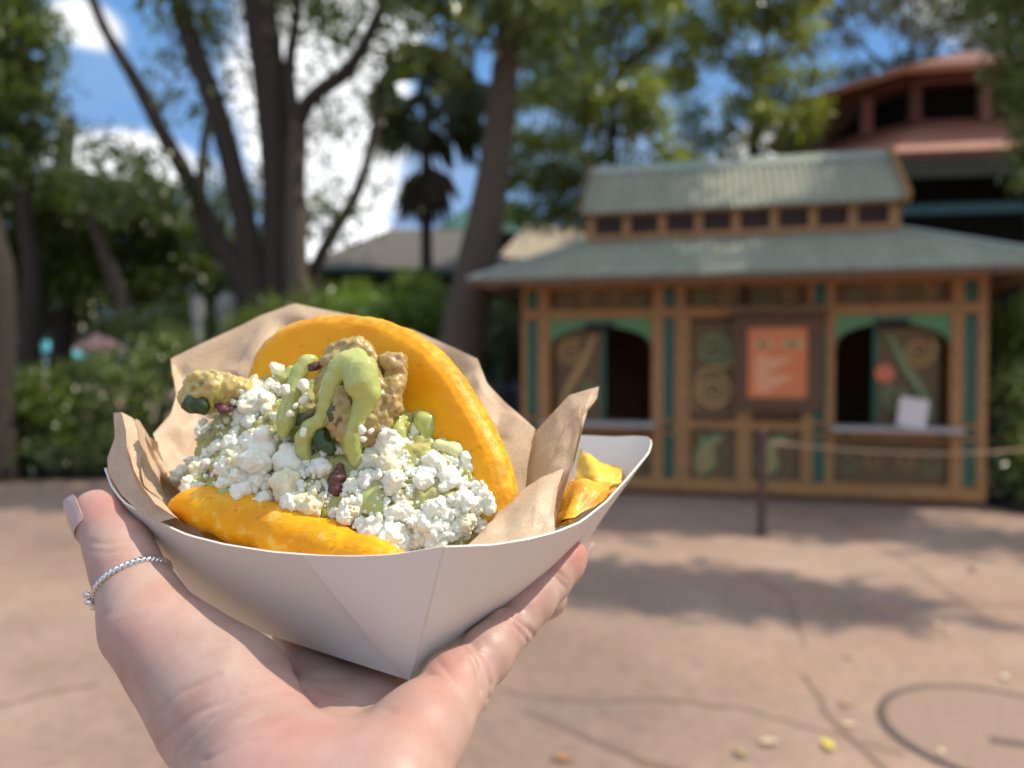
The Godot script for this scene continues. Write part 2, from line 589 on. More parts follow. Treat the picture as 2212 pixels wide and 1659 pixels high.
# ---------------------------------------------------------------- kiosk
func corrugated(a: Vector3, b: Vector3, ta: Vector3, tb: Vector3, pitch: float, amp: float) -> Geo:   # ridges run from edge a-b up to edge ta-tb
	var g := Geo.new()
	var run := b - a
	var L := run.length()
	var ex := run / L
	var n := int(L / pitch * 6.0)
	var up := (ta - a) - ex * (ta - a).dot(ex)
	var nrm := ex.cross(up).normalized()
	var s0 := (ta - a).dot(ex)
	var s1 := (tb - a).dot(ex)
	var rows := [[], [], [], []]
	var f := FastNoiseLite.new()
	f.frequency = 1.2
	for i in n + 1:
		var s := L * i / n
		var top := 1.0
		if s < s0: top = s / maxf(s0, 1e-6)
		if s > s1: top = (L - s) / maxf(L - s1, 1e-6)
		var o := nrm * (amp * cos(s / pitch * TAU))
		for k in 4: rows[k].append(a + ex * s + up * (top * k / 3.0) + o)
	g.sheet(rows)
	for i in g.v.size():
		var w := 0.5 + 0.5 * f.get_noise_3dv(g.v[i] * Vector3(1.5, 1, 1)) + 0.25 * f.get_noise_3dv(g.v[i] * 5.0)
		g.c[i] = Color(0.26, 0.265, 0.20).lerp(Color(0.41, 0.415, 0.32), clampf(w, 0, 1))
	return g

func scroll(parent: Node3D, o: Vector3, r: float, turns: float, dir: float, th: float, m: Material, start := 0.0) -> void:
	var g := Geo.new()
	var pts := []
	var rad := []
	var n := int(turns * 18)
	for i in n + 1:
		var t := float(i) / n
		var a := start + dir * t * turns * TAU
		pts.append(o + Vector3(cos(a), sin(a), 0) * r * (1.0 - 0.86 * t))
		rad.append(th * (1.0 - 0.55 * t))
	g.tube(pts, rad, 6)
	part("scroll", g.mesh(), m, parent)

func vine(parent: Node3D, pts: Array, th: float, m: Material, called := "vine") -> void:
	var c := Curve3D.new()
	for i in pts.size():
		var d: Vector3 = (pts[mini(i + 1, pts.size() - 1)] - pts[maxi(i - 1, 0)]) / 5.0
		c.add_point(pts[i], -d, d)
	var P := []
	var R := []
	for i in 17:
		P.append(c.sample_baked(c.get_baked_length() * i / 16.0))
		R.append(th * (0.55 + 0.9 * sin(PI * (i + 1) / 18.0)))
	var g := Geo.new()
	g.tube(P, R, 6)
	part(called, g.mesh(), m, parent)

func carved_panel(K: Node3D, o: Vector3, size: Vector2, style: int) -> void:
	var p := bx("carved_panel", o, Vector3(size.x, size.y, 0.03), M.carved, K)
	var w := size.x / 2
	var h := size.y / 2
	var z := 0.02
	if style == 0:       # two large spirals one above the other
		scroll(p, Vector3(0, h * 0.44, z), w * 0.82, 2.0, 1, 0.042, M.carve_green, -1.2)
		scroll(p, Vector3(0, -h * 0.44, z), w * 0.82, 2.0, -1, 0.042, M.carve_gold, 1.2)
		vine(p, [Vector3(-w * 0.85, -h * 0.9, z), Vector3(-w * 0.5, 0, z), Vector3(w * 0.8, h * 0.1, z), Vector3(w * 0.85, h * 0.9, z)], 0.022, M.carve_gold)
	elif style == 1:     # a leaf fan rising to the right
		for i in 5:
			var a := 0.35 + i * 0.28
			vine(p, [Vector3(-w * 0.7, -h * 0.85, z), Vector3(-w * 0.7, -h * 0.85, z) + Vector3(cos(a) * w * 0.8, sin(a) * h * 1.0, 0), Vector3(-w * 0.6 + i * w * 0.32, h * 0.85 - (i % 2) * 0.08, z)], 0.034, M.carve_gold if i % 2 else M.carve_green, "carved_leaf")
	elif style == 2:     # long low frieze of waves
		var n := int(size.x / 0.3)
		for i in n:
			scroll(p, Vector3(-w + (i + 0.5) * size.x / n, 0, z), minf(h * 0.75, 0.13), 1.3, 1 if i % 2 else -1, 0.016, M.carve_gold if i % 3 else M.carve_green, i * 1.1)
	else:                # window screen: crossed stems with a spiral
		var k := 1.0 if style == 3 else -1.0
		vine(p, [Vector3(-w * 0.75 * k, -h * 0.95, z), Vector3(-w * 0.45 * k, -h * 0.35, z), Vector3(w * 0.1 * k, h * 0.15, z), Vector3(w * 0.7 * k, h * 0.9, z)], 0.045, M.carve_gold if style == 3 else M.carve_green, "stem")
		scroll(p, Vector3(-w * 0.32 * k, h * 0.5, z), w * 0.55, 2.0, k, 0.028, M.carve_gold, 0.8)
		scroll(p, Vector3(w * 0.35 * k, -h * 0.45, z), w * 0.5, 2.0, -k, 0.028, M.carve_green, 2.0)

func kiosk() -> void:
	var wood_tex := noise_tex(0.03, [[0.0, gray(0.72)], [0.5, gray(0.9)], [1.0, gray(1.0)]], 256, 21)
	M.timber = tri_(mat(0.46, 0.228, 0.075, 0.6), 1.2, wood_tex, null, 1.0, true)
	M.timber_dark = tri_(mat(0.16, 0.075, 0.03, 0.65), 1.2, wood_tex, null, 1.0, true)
	M.green = tri_(mat(0.02, 0.125, 0.072, 0.5), 1.0, wood_tex, null, 1.0, true)
	M.green_light = mat(0.10, 0.25, 0.10, 0.55)
	M.carved = tri_(mat(0.24, 0.15, 0.062, 0.7), 4.0, noise_tex(0.03, [[0.0, gray(0.45)], [0.55, gray(0.85)], [1.0, gray(1.0)]], 256, 23), null, 1.0, true)
	M.carve_gold = mat(0.46, 0.28, 0.10, 0.55)
	M.carve_green = mat(0.20, 0.25, 0.11, 0.6)
	M.roof = mat(1, 1, 1, 0.6, true)
	M.roof.metallic_specular = 0.3
	M.ridge = mat(0.33, 0.37, 0.31, 0.5)
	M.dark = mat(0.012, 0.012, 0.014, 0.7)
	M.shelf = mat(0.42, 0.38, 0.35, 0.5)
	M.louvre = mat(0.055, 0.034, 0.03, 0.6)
	var K := thing("kiosk", "carved wooden food kiosk with two serving windows and two tiers of green corrugated roof", "kiosk", Vector3(0.143, 0, -9.93), deg_to_rad(-13.85))
	var W := 5.33
	# body: plinth, side and back walls, floor and ceiling, so that the inside is dark by itself
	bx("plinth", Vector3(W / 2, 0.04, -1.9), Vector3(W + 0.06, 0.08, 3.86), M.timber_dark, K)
	bx("back_wall", Vector3(W / 2, 1.36, -3.78), Vector3(W, 2.56, 0.1), M.timber, K)
	for x in [0.05, W - 0.05]: bx("side_wall", Vector3(x, 1.36, -1.9), Vector3(0.1, 2.56, 3.6), M.timber, K)
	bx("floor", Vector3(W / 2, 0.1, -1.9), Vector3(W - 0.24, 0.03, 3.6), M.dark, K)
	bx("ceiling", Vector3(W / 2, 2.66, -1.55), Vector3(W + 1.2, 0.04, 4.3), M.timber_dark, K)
	# rails along the front
	bx("sill_beam", Vector3(W / 2, 0.155, 0.0), Vector3(W, 0.15, 0.16), M.timber, K)
	bx("lintel_beam", Vector3(W / 2, 2.25, 0.0), Vector3(W, 0.12, 0.17), M.timber, K)
	bx("top_beam", Vector3(W / 2, 2.60, 0.0), Vector3(W, 0.08, 0.17), M.timber, K)
	# posts with green inset boards
	for p in [[0.0, 0.36, 0.14], [1.64, 2.04, 1.85], [3.44, 3.74, 3.57], [4.96, 5.33, 5.16]]:
		var a: float = p[0]
		var b: float = p[1]
		for y in [[0.23, 0.76], [0.80, 0.90], [0.94, 2.19], [2.31, 2.56]]:
			bx("post_board", Vector3(p[2], (y[0] + y[1]) / 2, 0.015), Vector3(0.14, y[1] - y[0] - 0.03, 0.09), M.green, K)
			for q in [[a, p[2] - 0.07], [p[2] + 0.07, b]]:
				bx("post", Vector3((q[0] + q[1]) / 2, (y[0] + y[1]) / 2, 0.0), Vector3(q[1] - q[0], y[1] - y[0], 0.15), M.timber, K)
		for y in [0.78, 0.92]: bx("post_rail", Vector3((a + b) / 2, y, 0.0), Vector3(b - a, 0.04, 0.155), M.timber, K)
	# lower wall: two carved doors in the middle, carved fields under the windows
	for s in [[0.36, 1.64], [3.74, 4.96]]:
		var c: float = (s[0] + s[1]) / 2
		carved_panel(K, Vector3(c, 0.49, -0.02), Vector2(s[1] - s[0], 0.52), 2)
		bx("apron_beam", Vector3(c, 0.79, 0.0), Vector3(s[1] - s[0], 0.09, 0.14), M.timber, K)
		var sh := bx("serving_shelf", Vector3(c, 0.885, 0.15), Vector3(s[1] - s[0] + 0.12, 0.045, 0.46), M.shelf, K)
		for x in [-0.5, 0.5]: bx("bracket", Vector3(x, -0.06, 0.0), Vector3(0.04, 0.07, 0.3), M.timber_dark, sh)
		# arched green head of the opening
		var half: float = (s[1] - s[0]) / 2
		var poly := PackedVector2Array([Vector2(-half, 0.27), Vector2(-half, -0.06)])
		for i in 15:
			var t := PI - PI * i / 14.0
			poly.append(Vector2(cos(t) * half * 0.97, -0.06 + sin(t) * 0.23))
		poly.append(Vector2(half, -0.06)); poly.append(Vector2(half, 0.27))
		var g := Geo.new()
		g.prism(poly, -0.03, 0.03)
		part("arch_board", g.mesh(), M.green_light, K).position = Vector3(c, 1.92, 0.02)
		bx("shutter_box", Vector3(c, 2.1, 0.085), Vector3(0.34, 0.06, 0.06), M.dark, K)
	for s in [[2.04, 2.70], [2.76, 3.44]]:
		carved_panel(K, Vector3((s[0] + s[1]) / 2, 0.53, -0.02), Vector2(s[1] - s[0] - 0.12, 0.60), 1)
		for x in [s[0] + 0.03, s[1] - 0.03]: bx("door_stile", Vector3(x, 0.535, 0.0), Vector3(0.06, 0.61, 0.12), M.timber, K)
		carved_panel(K, Vector3((s[0] + s[1]) / 2, 1.54, -0.02), Vector2(s[1] - s[0] - 0.12, 1.14), 0)
		for x in [s[0] + 0.03, s[1] - 0.03]: bx("wall_stile", Vector3(x, 1.56, 0.0), Vector3(0.06, 1.26, 0.12), M.timber, K)
	bx("mid_beam", Vector3(2.74, 0.885, 0.0), Vector3(1.4, 0.09, 0.15), M.timber, K)
	bx("mid_stile", Vector3(2.73, 1.2, 0.0), Vector3(0.06, 1.98, 0.12), M.timber, K)
	bx("backing_board", Vector3(2.74, 1.2, -0.06), Vector3(1.4, 2.0, 0.04), M.timber_dark, K)
	# frieze of carved fields under the eaves
	for s in [[0.36, 1.64], [2.04, 2.72], [2.76, 3.44], [3.74, 4.96]]:
		carved_panel(K, Vector3((s[0] + s[1]) / 2, 2.435, -0.02), Vector2(s[1] - s[0] - 0.06, 0.25), 2)
		bx("frieze_backing", Vector3((s[0] + s[1]) / 2, 2.435, -0.055), Vector3(s[1] - s[0], 0.25, 0.03), M.timber_dark, K)
	# sliding screens half across the windows
	carved_panel(K, Vector3(0.70, 1.48, -0.10), Vector2(0.62, 1.14), 3)
	carved_panel(K, Vector3(4.56, 1.48, -0.10), Vector2(0.66, 1.14), 4)
	for x in [1.03, 4.2]: bx("screen_stile", Vector3(x, 1.48, -0.09), Vector3(0.05, 1.16, 0.06), M.green, K)
	# lower hipped roof
	var e := 0.78
	var ye := 2.62
	var yt := 3.33
	var x0 := 0.68
	var x1 := 4.65
	var A := Vector3(-0.5, ye, e); var B := Vector3(W + e, ye, e); var C := Vector3(W + e, ye, -3.8 - e); var D := Vector3(-0.5, ye, -3.8 - e)
	var a2 := Vector3(x0, yt, -1.05); var b2 := Vector3(x1, yt, -1.05); var c2 := Vector3(x1, yt, -2.75); var d2 := Vector3(x0, yt, -2.75)
	for q in [[A, B, a2, b2], [B, C, b2, c2], [C, D, c2, d2], [D, A, d2, a2]]:
		part("lower_roof_slope", corrugated(q[0], q[1], q[2], q[3], 0.105, 0.028).mesh(), M.roof, K)
		var mid: Vector3 = (q[0] + q[1]) / 2 + Vector3(0, -0.035, 0)
		var run: Vector3 = q[1] - q[0]
		var fb := bx("eaves_board", mid, Vector3(run.length(), 0.07, 0.03), M.timber_dark, K)
		fb.basis = Basis(Vector3.UP, atan2(-run.z, run.x))
		var hip := Geo.new()
		hip.tube([q[0] + Vector3(0, 0.02, 0), q[2] + Vector3(0, 0.02, 0)], [0.035], 8)
		part("hip_cap", hip.mesh(), M.ridge, K)
	# clerestory: eight louvred lights between mullions
	bx("clerestory_sill", Vector3((x0 + x1) / 2, yt + 0.04, -1.06), Vector3(x1 - x0, 0.08, 0.12), M.timber, K)
	bx("clerestory_head", Vector3((x0 + x1) / 2, yt + 0.36, -1.06), Vector3(x1 - x0, 0.06, 0.12), M.timber, K)
	for x in [x0, x1]: bx("clerestory_end", Vector3(x, yt + 0.2, -1.9), Vector3(0.06, 0.42, 1.72), M.timber, K)
	bx("clerestory_back", Vector3((x0 + x1) / 2, yt + 0.2, -2.74), Vector3(x1 - x0, 0.42, 0.06), M.timber, K)
	for i in 9:
		bx("mullion", Vector3(lerpf(x0 + 0.06, x1 - 0.06, i / 8.0), yt + 0.205, -1.06), Vector3(0.11, 0.25, 0.11), M.timber, K)
	for i in 8:
		var wx := lerpf(x0 + 0.06, x1 - 0.06, (i + 0.5) / 8.0)
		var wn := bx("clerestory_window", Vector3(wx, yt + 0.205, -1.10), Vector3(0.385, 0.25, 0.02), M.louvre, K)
		for k in 4:
			var sl := bx("slat", Vector3(0, -0.085 + 0.057 * k, 0.02), Vector3(0.38, 0.045, 0.008), M.louvre, wn)
			sl.rotation.x = 0.5
	# upper gabled roof
	var yu := 3.68
	var yr := 4.56
	var g0 := 0.62
	var g1 := 4.70
	var zr := -1.95
	for q in [[Vector3(g0, yu, -0.86), Vector3(g1, yu, -0.86), Vector3(g0, yr, zr), Vector3(g1, yr, zr)], [Vector3(g1, yu, -3.04), Vector3(g0, yu, -3.04), Vector3(g1, yr, zr), Vector3(g0, yr, zr)]]:
		part("upper_roof_slope", corrugated(q[0], q[1], q[2], q[3], 0.105, 0.028).mesh(), M.roof, K)
	var cap := Geo.new()
	for s in [-1, 1]:
		cap.box(Vector3((g0 + g1) / 2, yr - 0.055, zr + s * 0.085), Vector3(g1 - g0, 0.02, 0.24), Basis(Vector3.RIGHT, s * 0.68))
	part("ridge_cap", cap.mesh(), M.ridge, K)
	for x in [g0 - 0.03, g1 + 0.03]:
		for s in [-1, 1]:
			var bb := Geo.new()
			bb.box(Vector3(x, (yu + yr) / 2 + 0.01, zr + s * 0.545), Vector3(0.05, 0.15, 1.40), Basis(Vector3.RIGHT, s * 0.678))
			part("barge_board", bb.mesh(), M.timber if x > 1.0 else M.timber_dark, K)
		var gp := Geo.new()
		gp.prism(PackedVector2Array([Vector2(-0.86, yu - 0.02), Vector2(-1.95, yr - 0.08), Vector2(-3.04, yu - 0.02)]), -0.03, 0.03, Transform3D(Basis(Vector3.UP, -PI / 2), Vector3(clampf(x, x0, x1), 0, 0)))
		part("gable_board", gp.mesh(), M.timber, K)
	# things on the kiosk
	var kb := K.transform
	var mb := thing("menu_board", "orange menu board in a dark wooden frame hung between the kiosk windows", "menu board", kb * Vector3(3.10, 1.13, 0.10), K.rotation.y)
	bx("frame", Vector3(0, 0.5, -0.012), Vector3(1.0, 1.12, 0.05), M.timber_dark, mb)
	var img := Image.create(96, 120, false, Image.FORMAT_RGB8)
	img.fill(Color(0.87, 0.48, 0.27))
	img.fill_rect(Rect2i(0, 0, 96, 10), Color(0.86, 0.5, 0.3))
	for q in [[12, 22], [56, 22]]:
		img.fill_rect(Rect2i(q[0], q[1], 30, 12), Color(0.78, 0.70, 0.45)); img.fill_rect(Rect2i(q[0] + 5, q[1] + 3, 18, 7), Color(0.42, 0.40, 0.24))
	for i in 11:
		img.fill_rect(Rect2i(14, 46 + i * 6, 20 + (i * 37) % 46, 2), Color(0.98, 0.84, 0.70))
	var ms := mat(1, 1, 1, 0.35)
	ms.albedo_color = Color.WHITE
	ms.albedo_texture = ImageTexture.create_from_image(img)
	var face := Geo.new()
	var a3 := [Vector3(-0.35, 0.08, 0.018), Vector3(0.35, 0.08, 0.018), Vector3(0.35, 0.92, 0.018), Vector3(-0.35, 0.92, 0.018)]
	face.quad(a3[0], a3[1], a3[2], a3[3])
	for i in 4: face.uv[i].y = 1.0 - face.uv[i].y
	part("printed_menu", face.mesh(), ms, mb)
	for q in [[Vector3(0, 0.015, 0.025), Vector3(1.0, 0.15, 0.05)], [Vector3(0, 0.99, 0.025), Vector3(1.0, 0.14, 0.05)], [Vector3(-0.42, 0.505, 0.025), Vector3(0.16, 0.83, 0.05)], [Vector3(0.42, 0.505, 0.025), Vector3(0.16, 0.83, 0.05)]]:
		bx("frame_rail", q[0], q[1], M.timber_dark, mb)
	bx("hood", Vector3(0, 1.09, 0.06), Vector3(1.08, 0.06, 0.18), M.timber_dark, mb)
	var cg := Geo.new()
	cg.box(Vector3(0, 0.16, 0), Vector3(0.30, 0.33, 0.012), Basis(Vector3.FORWARD, 0.16) * Basis(Vector3.RIGHT, -0.2))
	cg.box(Vector3(0.02, 0.11, -0.06), Vector3(0.25, 0.24, 0.012), Basis(Vector3.FORWARD, 0.1) * Basis(Vector3.RIGHT, 0.28))
	var card := tag(part("counter_card", cg.mesh(), mat(0.72, 0.6, 0.57, 0.5), self), "pale pink folded card standing on the right serving shelf", "card")
	card.transform = kb * Transform3D(Basis(), Vector3(4.55, 0.91, 0.17))
	var dg := Geo.new()
	var poly := PackedVector2Array()
	for i in 16: poly.append(Vector2(cos(TAU * i / 16), sin(TAU * i / 16)) * (0.12 if i % 2 else 0.10))
	dg.prism(poly, 0.0, 0.01)
	var sk := tag(part("window_notice", dg.mesh(), mat(0.62, 0.16, 0.07, 0.5), self), "small round orange notice fixed to the carved screen of the right window", "notice")
	sk.transform = kb * Transform3D(Basis(), Vector3(4.30, 1.51, -0.045))

func hip_roof(A: Vector3, B: Vector3, C: Vector3, D: Vector3, r0: Vector3, r1: Vector3) -> Geo:   # eaves A B C D (counter-clockwise from above, A front left), ridge r0-r1
	var g := Geo.new()
	g.quad(A, B, r1, r0); g.quad(C, D, r0, r1)
	g.quad(B, C, r1, r1); g.quad(D, A, r0, r0)
	return g

func far_buildings() -> void:
	var slate := tri_(mat(0.17, 0.155, 0.125, 0.7), 0.8, noise_tex(0.05, [[0.0, gray(0.6)], [1.0, gray(1.0)]], 256, 41), null, 1.0, true)
	var green := mat(0.02, 0.09, 0.06, 0.5)
	var dark := mat(0.02, 0.022, 0.02, 0.9)
	dark.metallic_specular = 0.05
	var sand := mat(0.34, 0.28, 0.19, 0.8)
	# grey roofed pavilion behind the bushes
	var P := thing("grey_roof_pavilion", "low open pavilion with a grey hipped roof beyond the bushes, left of the leaning trunk", "pavilion", at(880, 700, 19) * Vector3(1, 0, 1), 0.12)
	part("roof", hip_roof(Vector3(-2.4, 3.75, 2), Vector3(2.6, 3.75, 2), Vector3(2.6, 3.75, -3), Vector3(-2.4, 3.75, -3), Vector3(-0.4, 5.05, -0.5), Vector3(1.6, 5.05, -0.5)).mesh(), slate, P)
	bx("eaves_board", Vector3(0.1, 3.68, 2), Vector3(5.0, 0.12, 0.06), green, P)
	bx("back_wall", Vector3(0.1, 1.85, -2.5), Vector3(4.6, 3.6, 0.15), dark, P)
	bx("ceiling", Vector3(0.1, 3.7, -0.5), Vector3(4.9, 0.05, 4.9), dark, P)
	for x in [-1.9, 0.1, 2.1]: bx("post", Vector3(x, 1.85, 1.6), Vector3(0.18, 3.6, 0.18), green, P)
	# tall green roof and sand coloured roof showing between the trunk and the kiosk
	var T := thing("sand_roof_building", "building with a pale sandy roof showing between the leaning trunk and the kiosk", "building", at(1190, 700, 21) * Vector3(1, 0, 1), 0.1)
	part("roof", hip_roof(Vector3(-1.6, 4.3, 1.5), Vector3(2.2, 4.3, 1.5), Vector3(2.2, 4.3, -2.5), Vector3(-1.6, 4.3, -2.5), Vector3(-0.6, 5.5, -0.5), Vector3(1.4, 5.5, -0.5)).mesh(), sand, T)
	bx("wall", Vector3(0.3, 2.1, -0.5), Vector3(3.4, 4.2, 3.4), dark, T)
	var G := thing("green_roof_building", "far building with a dark green gabled roof behind the leaning trunk", "building", at(1060, 700, 25) * Vector3(1, 0, 1), 0.3)
	part("roof", hip_roof(Vector3(-2.2, 5.6, 2), Vector3(2.2, 5.6, 2), Vector3(2.2, 5.6, -2), Vector3(-2.2, 5.6, -2), Vector3(-0.1, 7.2, 0), Vector3(0.1, 7.2, 0)).mesh(), green, G)
	bx("wall", Vector3(0, 2.75, 0), Vector3(3.8, 5.5, 3.6), dark, G)
	# big pavilion with a red lantern roof, upper right
	var R := thing("red_roof_pavilion", "tall dark pavilion with a red tiled roof and raised lantern at upper right", "building", Vector3(8.78, 0, -17), deg_to_rad(-9))
	var red := tri_(mat(0.27, 0.10, 0.06, 0.6), 2.0, noise_tex(0.05, [[0.0, gray(0.65)], [1.0, gray(1.0)]], 256, 43), null, 1.0, true)
	var redwood := mat(0.20, 0.07, 0.045, 0.7)
	var oct := func(s: float, y: float) -> Array:
		var o := []
		for p in [Vector2(0, 0), Vector2(4.4, 0), Vector2(6.0, -1.6), Vector2(6.0, -5.0), Vector2(4.4, -6.6), Vector2(0, -6.6), Vector2(-1.6, -5.0), Vector2(-1.6, -1.6)]:
			var q: Vector2 = Vector2(2.2, -3.3) + (p - Vector2(2.2, -3.3)) * s
			o.append(Vector3(q.x, y, q.y))
		return o
	var ring := func(lo: Array, hi: Array) -> Geo:
		var g := Geo.new()
		for i in 8: g.quad(lo[i], lo[(i + 1) % 8], hi[(i + 1) % 8], hi[i])
		return g
	part("lantern_roof", ring.call(oct.call(1.16, 7.95), oct.call(0.1, 9.5)).mesh(), red, R)
	part("lantern_soffit", ring.call(oct.call(0.9, 7.96), oct.call(1.16, 7.93)).mesh(), redwood, R)
	part("lantern_eaves", ring.call(oct.call(1.165, 7.82), oct.call(1.165, 7.97)).mesh(), tri_(mat(0.5, 0.2, 0.09, 0.5), 3.0), R)
	var L0: Array = oct.call(0.97, 6.4)
	var L1: Array = oct.call(0.97, 7.95)
	for i in 8:
		var j := (i + 1) % 8
		var nn := 3 if i % 2 == 0 else 2
		var g := Geo.new()
		g.quad(L0[i], L0[j], L0[j].lerp(L1[j], 0.38), L0[i].lerp(L1[i], 0.38))
		g.quad(L0[i].lerp(L1[i], 0.88), L0[j].lerp(L1[j], 0.88), L1[j], L1[i])
		part("lantern_wall", g.mesh(), redwood, R)
		for k in nn + 1:
			var c: Vector3 = L0[i].lerp(L0[j], float(k) / nn)
			bx("lantern_post", c + Vector3(0, 0.95, 0), Vector3(0.22, 0.85, 0.22), mat(0.3, 0.12, 0.09, 0.6), R)
	part("lantern_core", ring.call(oct.call(0.7, 6.4), oct.call(0.7, 7.95)).mesh(), dark, R)
	part("main_roof", ring.call(oct.call(1.38, 5.95), oct.call(0.98, 6.85)).mesh(), tri_(mat(0.40, 0.18, 0.125, 0.55), 2.0), R)
	part("main_eaves", ring.call(oct.call(1.385, 5.80), oct.call(1.385, 5.97)).mesh(), redwood, R)
	part("skirt_roof", ring.call(oct.call(1.75, 5.15), oct.call(1.36, 5.84)).mesh(), dark, R)
	part("wall", ring.call(oct.call(1.2, 0.0), oct.call(1.2, 5.6)).mesh(), dark, R)
	part("teal_beam", ring.call(oct.call(1.6, 4.55), oct.call(1.6, 4.75)).mesh(), mat(0.02, 0.10, 0.11, 0.5), R)
	for i in 8:
		bx("column", oct.call(1.55, 2.3)[i], Vector3(0.3, 4.6, 0.3), dark, R)

func street_things() -> void:
	# rope barrier
	var iron := mat(0.075, 0.04, 0.032, 0.5)
	var tops := []
	for q in [[1645, 1155, "slim dark brown rope post standing on the pavement before the kiosk", 7.29], [2480, 1089, "dark brown rope post at the right end of the rope", 6.3]]:
		var p := gnd(q[0], q[1])
		var t := thing("rope_post", q[2], "post", p, 0, "rope posts before the kiosk")
		var g := Geo.new()
		g.lathe(Vector3.ZERO, [Vector2(0.0, 0.0), Vector2(0.06, 0.0), Vector2(0.06, 0.02), Vector2(0.038, 0.03), Vector2(0.038, 0.93), Vector2(0.046, 0.94), Vector2(0.046, 0.96), Vector2(0.02, 0.985), Vector2(0.0, 0.99)], 14)
		part("pole", g.mesh(), iron, t)
		var h := Geo.new()
		h.tube([Vector3(0.03, 0.90, 0), Vector3(0.055, 0.90, 0), Vector3(0.06, 0.875, 0), Vector3(0.04, 0.865, 0)], [0.006], 6)
		part("hook", h.mesh(), iron, t)
		tops.append(p + Vector3(0.05, 0.875, 0))
	var pts := []
	for i in 25:
		var t := i / 24.0
		pts.append((tops[0] as Vector3).lerp(tops[1], t) + Vector3(0, -0.19 * sin(PI * t), 0))
	var rg := Geo.new()
	rg.tube(pts, [0.014], 8)
	solo("rope", rg, tri_(mat(0.38, 0.27, 0.16, 0.9), 30.0, null, normal_tex(0.1, 5.0, 128, 51), 1.0), "beige rope sagging from the dark post towards the right edge", "rope")
	# bins left of the kiosk
	for q in [[1085, 10.9, 0.46, "left of two dark navy waste bins beside the kiosk's left post"], [1150, 10.2, 0.44, "dark navy waste bin nearest the kiosk's left post, pale at its foot"]]:
		var p := at(q[0], 800, q[1]) * Vector3(1, 0, 1)
		var t := thing("waste_bin", q[3], "bin", p, 0.2, "bins beside the kiosk")
		bx("body", Vector3(0, 0.66, 0), Vector3(q[2], 1.2, 0.44), mat(0.02, 0.024, 0.034, 0.4), t)
		bx("base", Vector3(0, 0.03, 0), Vector3(q[2] + 0.04, 0.06, 0.48), mat(0.2, 0.2, 0.2, 0.5), t)
		bx("lid", Vector3(0, 1.31, 0), Vector3(q[2] + 0.05, 0.1, 0.49), mat(0.03, 0.035, 0.05, 0.35), t)
		bx("flap", Vector3(0, 1.05, 0.225), Vector3(q[2] - 0.14, 0.18, 0.02), mat(0.01, 0.01, 0.012, 0.5), t)
	# parasols on the far left
	for q in [[88, 765, 20.0, 1.65, Color(0.10, 0.50, 0.62), "turquoise market parasol far away beyond the hedge on the left"], [214, 757, 23.0, 1.35, Color(0.15, 0.085, 0.095), "dusty pink market parasol far away beyond the hedge, right of the turquoise one"]]:
		var p := at(q[0], q[1], q[2])
		var t := thing("parasol", q[5], "parasol", Vector3(p.x, 0, p.z), 0, "parasols beyond the hedge")
		var g := Geo.new()
		var r: float = q[3] * 0.62
		for i in 8:
			var a := TAU * i / 8
			var b := TAU * (i + 1) / 8
			g.quad(Vector3(cos(b) * r, p.y, sin(b) * r), Vector3(cos(a) * r, p.y, sin(a) * r), Vector3(0, p.y + 0.55, 0), Vector3(0, p.y + 0.55, 0))
			g.quad(Vector3(cos(a) * r, p.y, sin(a) * r), Vector3(cos(b) * r, p.y, sin(b) * r), Vector3(cos(b) * r, p.y - 0.12, sin(b) * r), Vector3(cos(a) * r, p.y - 0.12, sin(a) * r))
		var cm := mat(q[4].r, q[4].g, q[4].b, 0.8)
		cm.backlight_enabled = true; cm.backlight = Color(0.5, 0.5, 0.5)
		part("canopy", g.mesh(), cm, t)
		var pg := Geo.new()
		pg.tube([Vector3(0, 0, 0), Vector3(0, p.y + 0.55, 0)], [0.03], 8)
		part("pole", pg.mesh(), M.timber_dark, t)
	# pale carved stone posts in the planting behind the liner's left corner
	for q in [[428, 655, 12.0, "pale stone post standing among the shrubs, left one", 0.10], [492, 650, 12.6, "pale stone post standing among the shrubs, wider right one", 0.17]]:
		var p := at(q[0], q[1], q[2])
		var g := Geo.new()
		var w: float = q[4]
		g.lathe(Vector3(p.x, 0, p.z), [Vector2(0, 0), Vector2(w * 1.25, 0), Vector2(w * 1.25, 0.12), Vector2(w, 0.18), Vector2(w * 0.9, p.y - 0.25), Vector2(w * 1.2, p.y - 0.18), Vector2(w * 1.1, p.y + 0.02), Vector2(w * 0.5, p.y + 0.12), Vector2(0, p.y + 0.14)], 16)
		solo("stone_post", g, tri_(mat(0.42, 0.42, 0.38, 0.85), 3.0, noise_tex(0.05, [[0.0, gray(0.6)], [1.0, gray(1.0)]], 128, 61), null, 1.0, true), q[3], "stone post", "pale stone posts among the shrubs")

# ---------------------------------------------------------------- planting
func leaf_mesh() -> ArrayMesh:
	var g := Geo.new()
	var P := [Vector3(0, 0, 0), Vector3(-0.24, 0.05, 0.4), Vector3(0, -0.02, 0.5), Vector3(0.24, 0.05, 0.4), Vector3(0, -0.06, 1.0)]
	for p in P: g.add(p)
	g.tri(0, 2, 1); g.tri(0, 3, 2); g.tri(1, 2, 4); g.tri(2, 3, 4)
	return g.mesh()

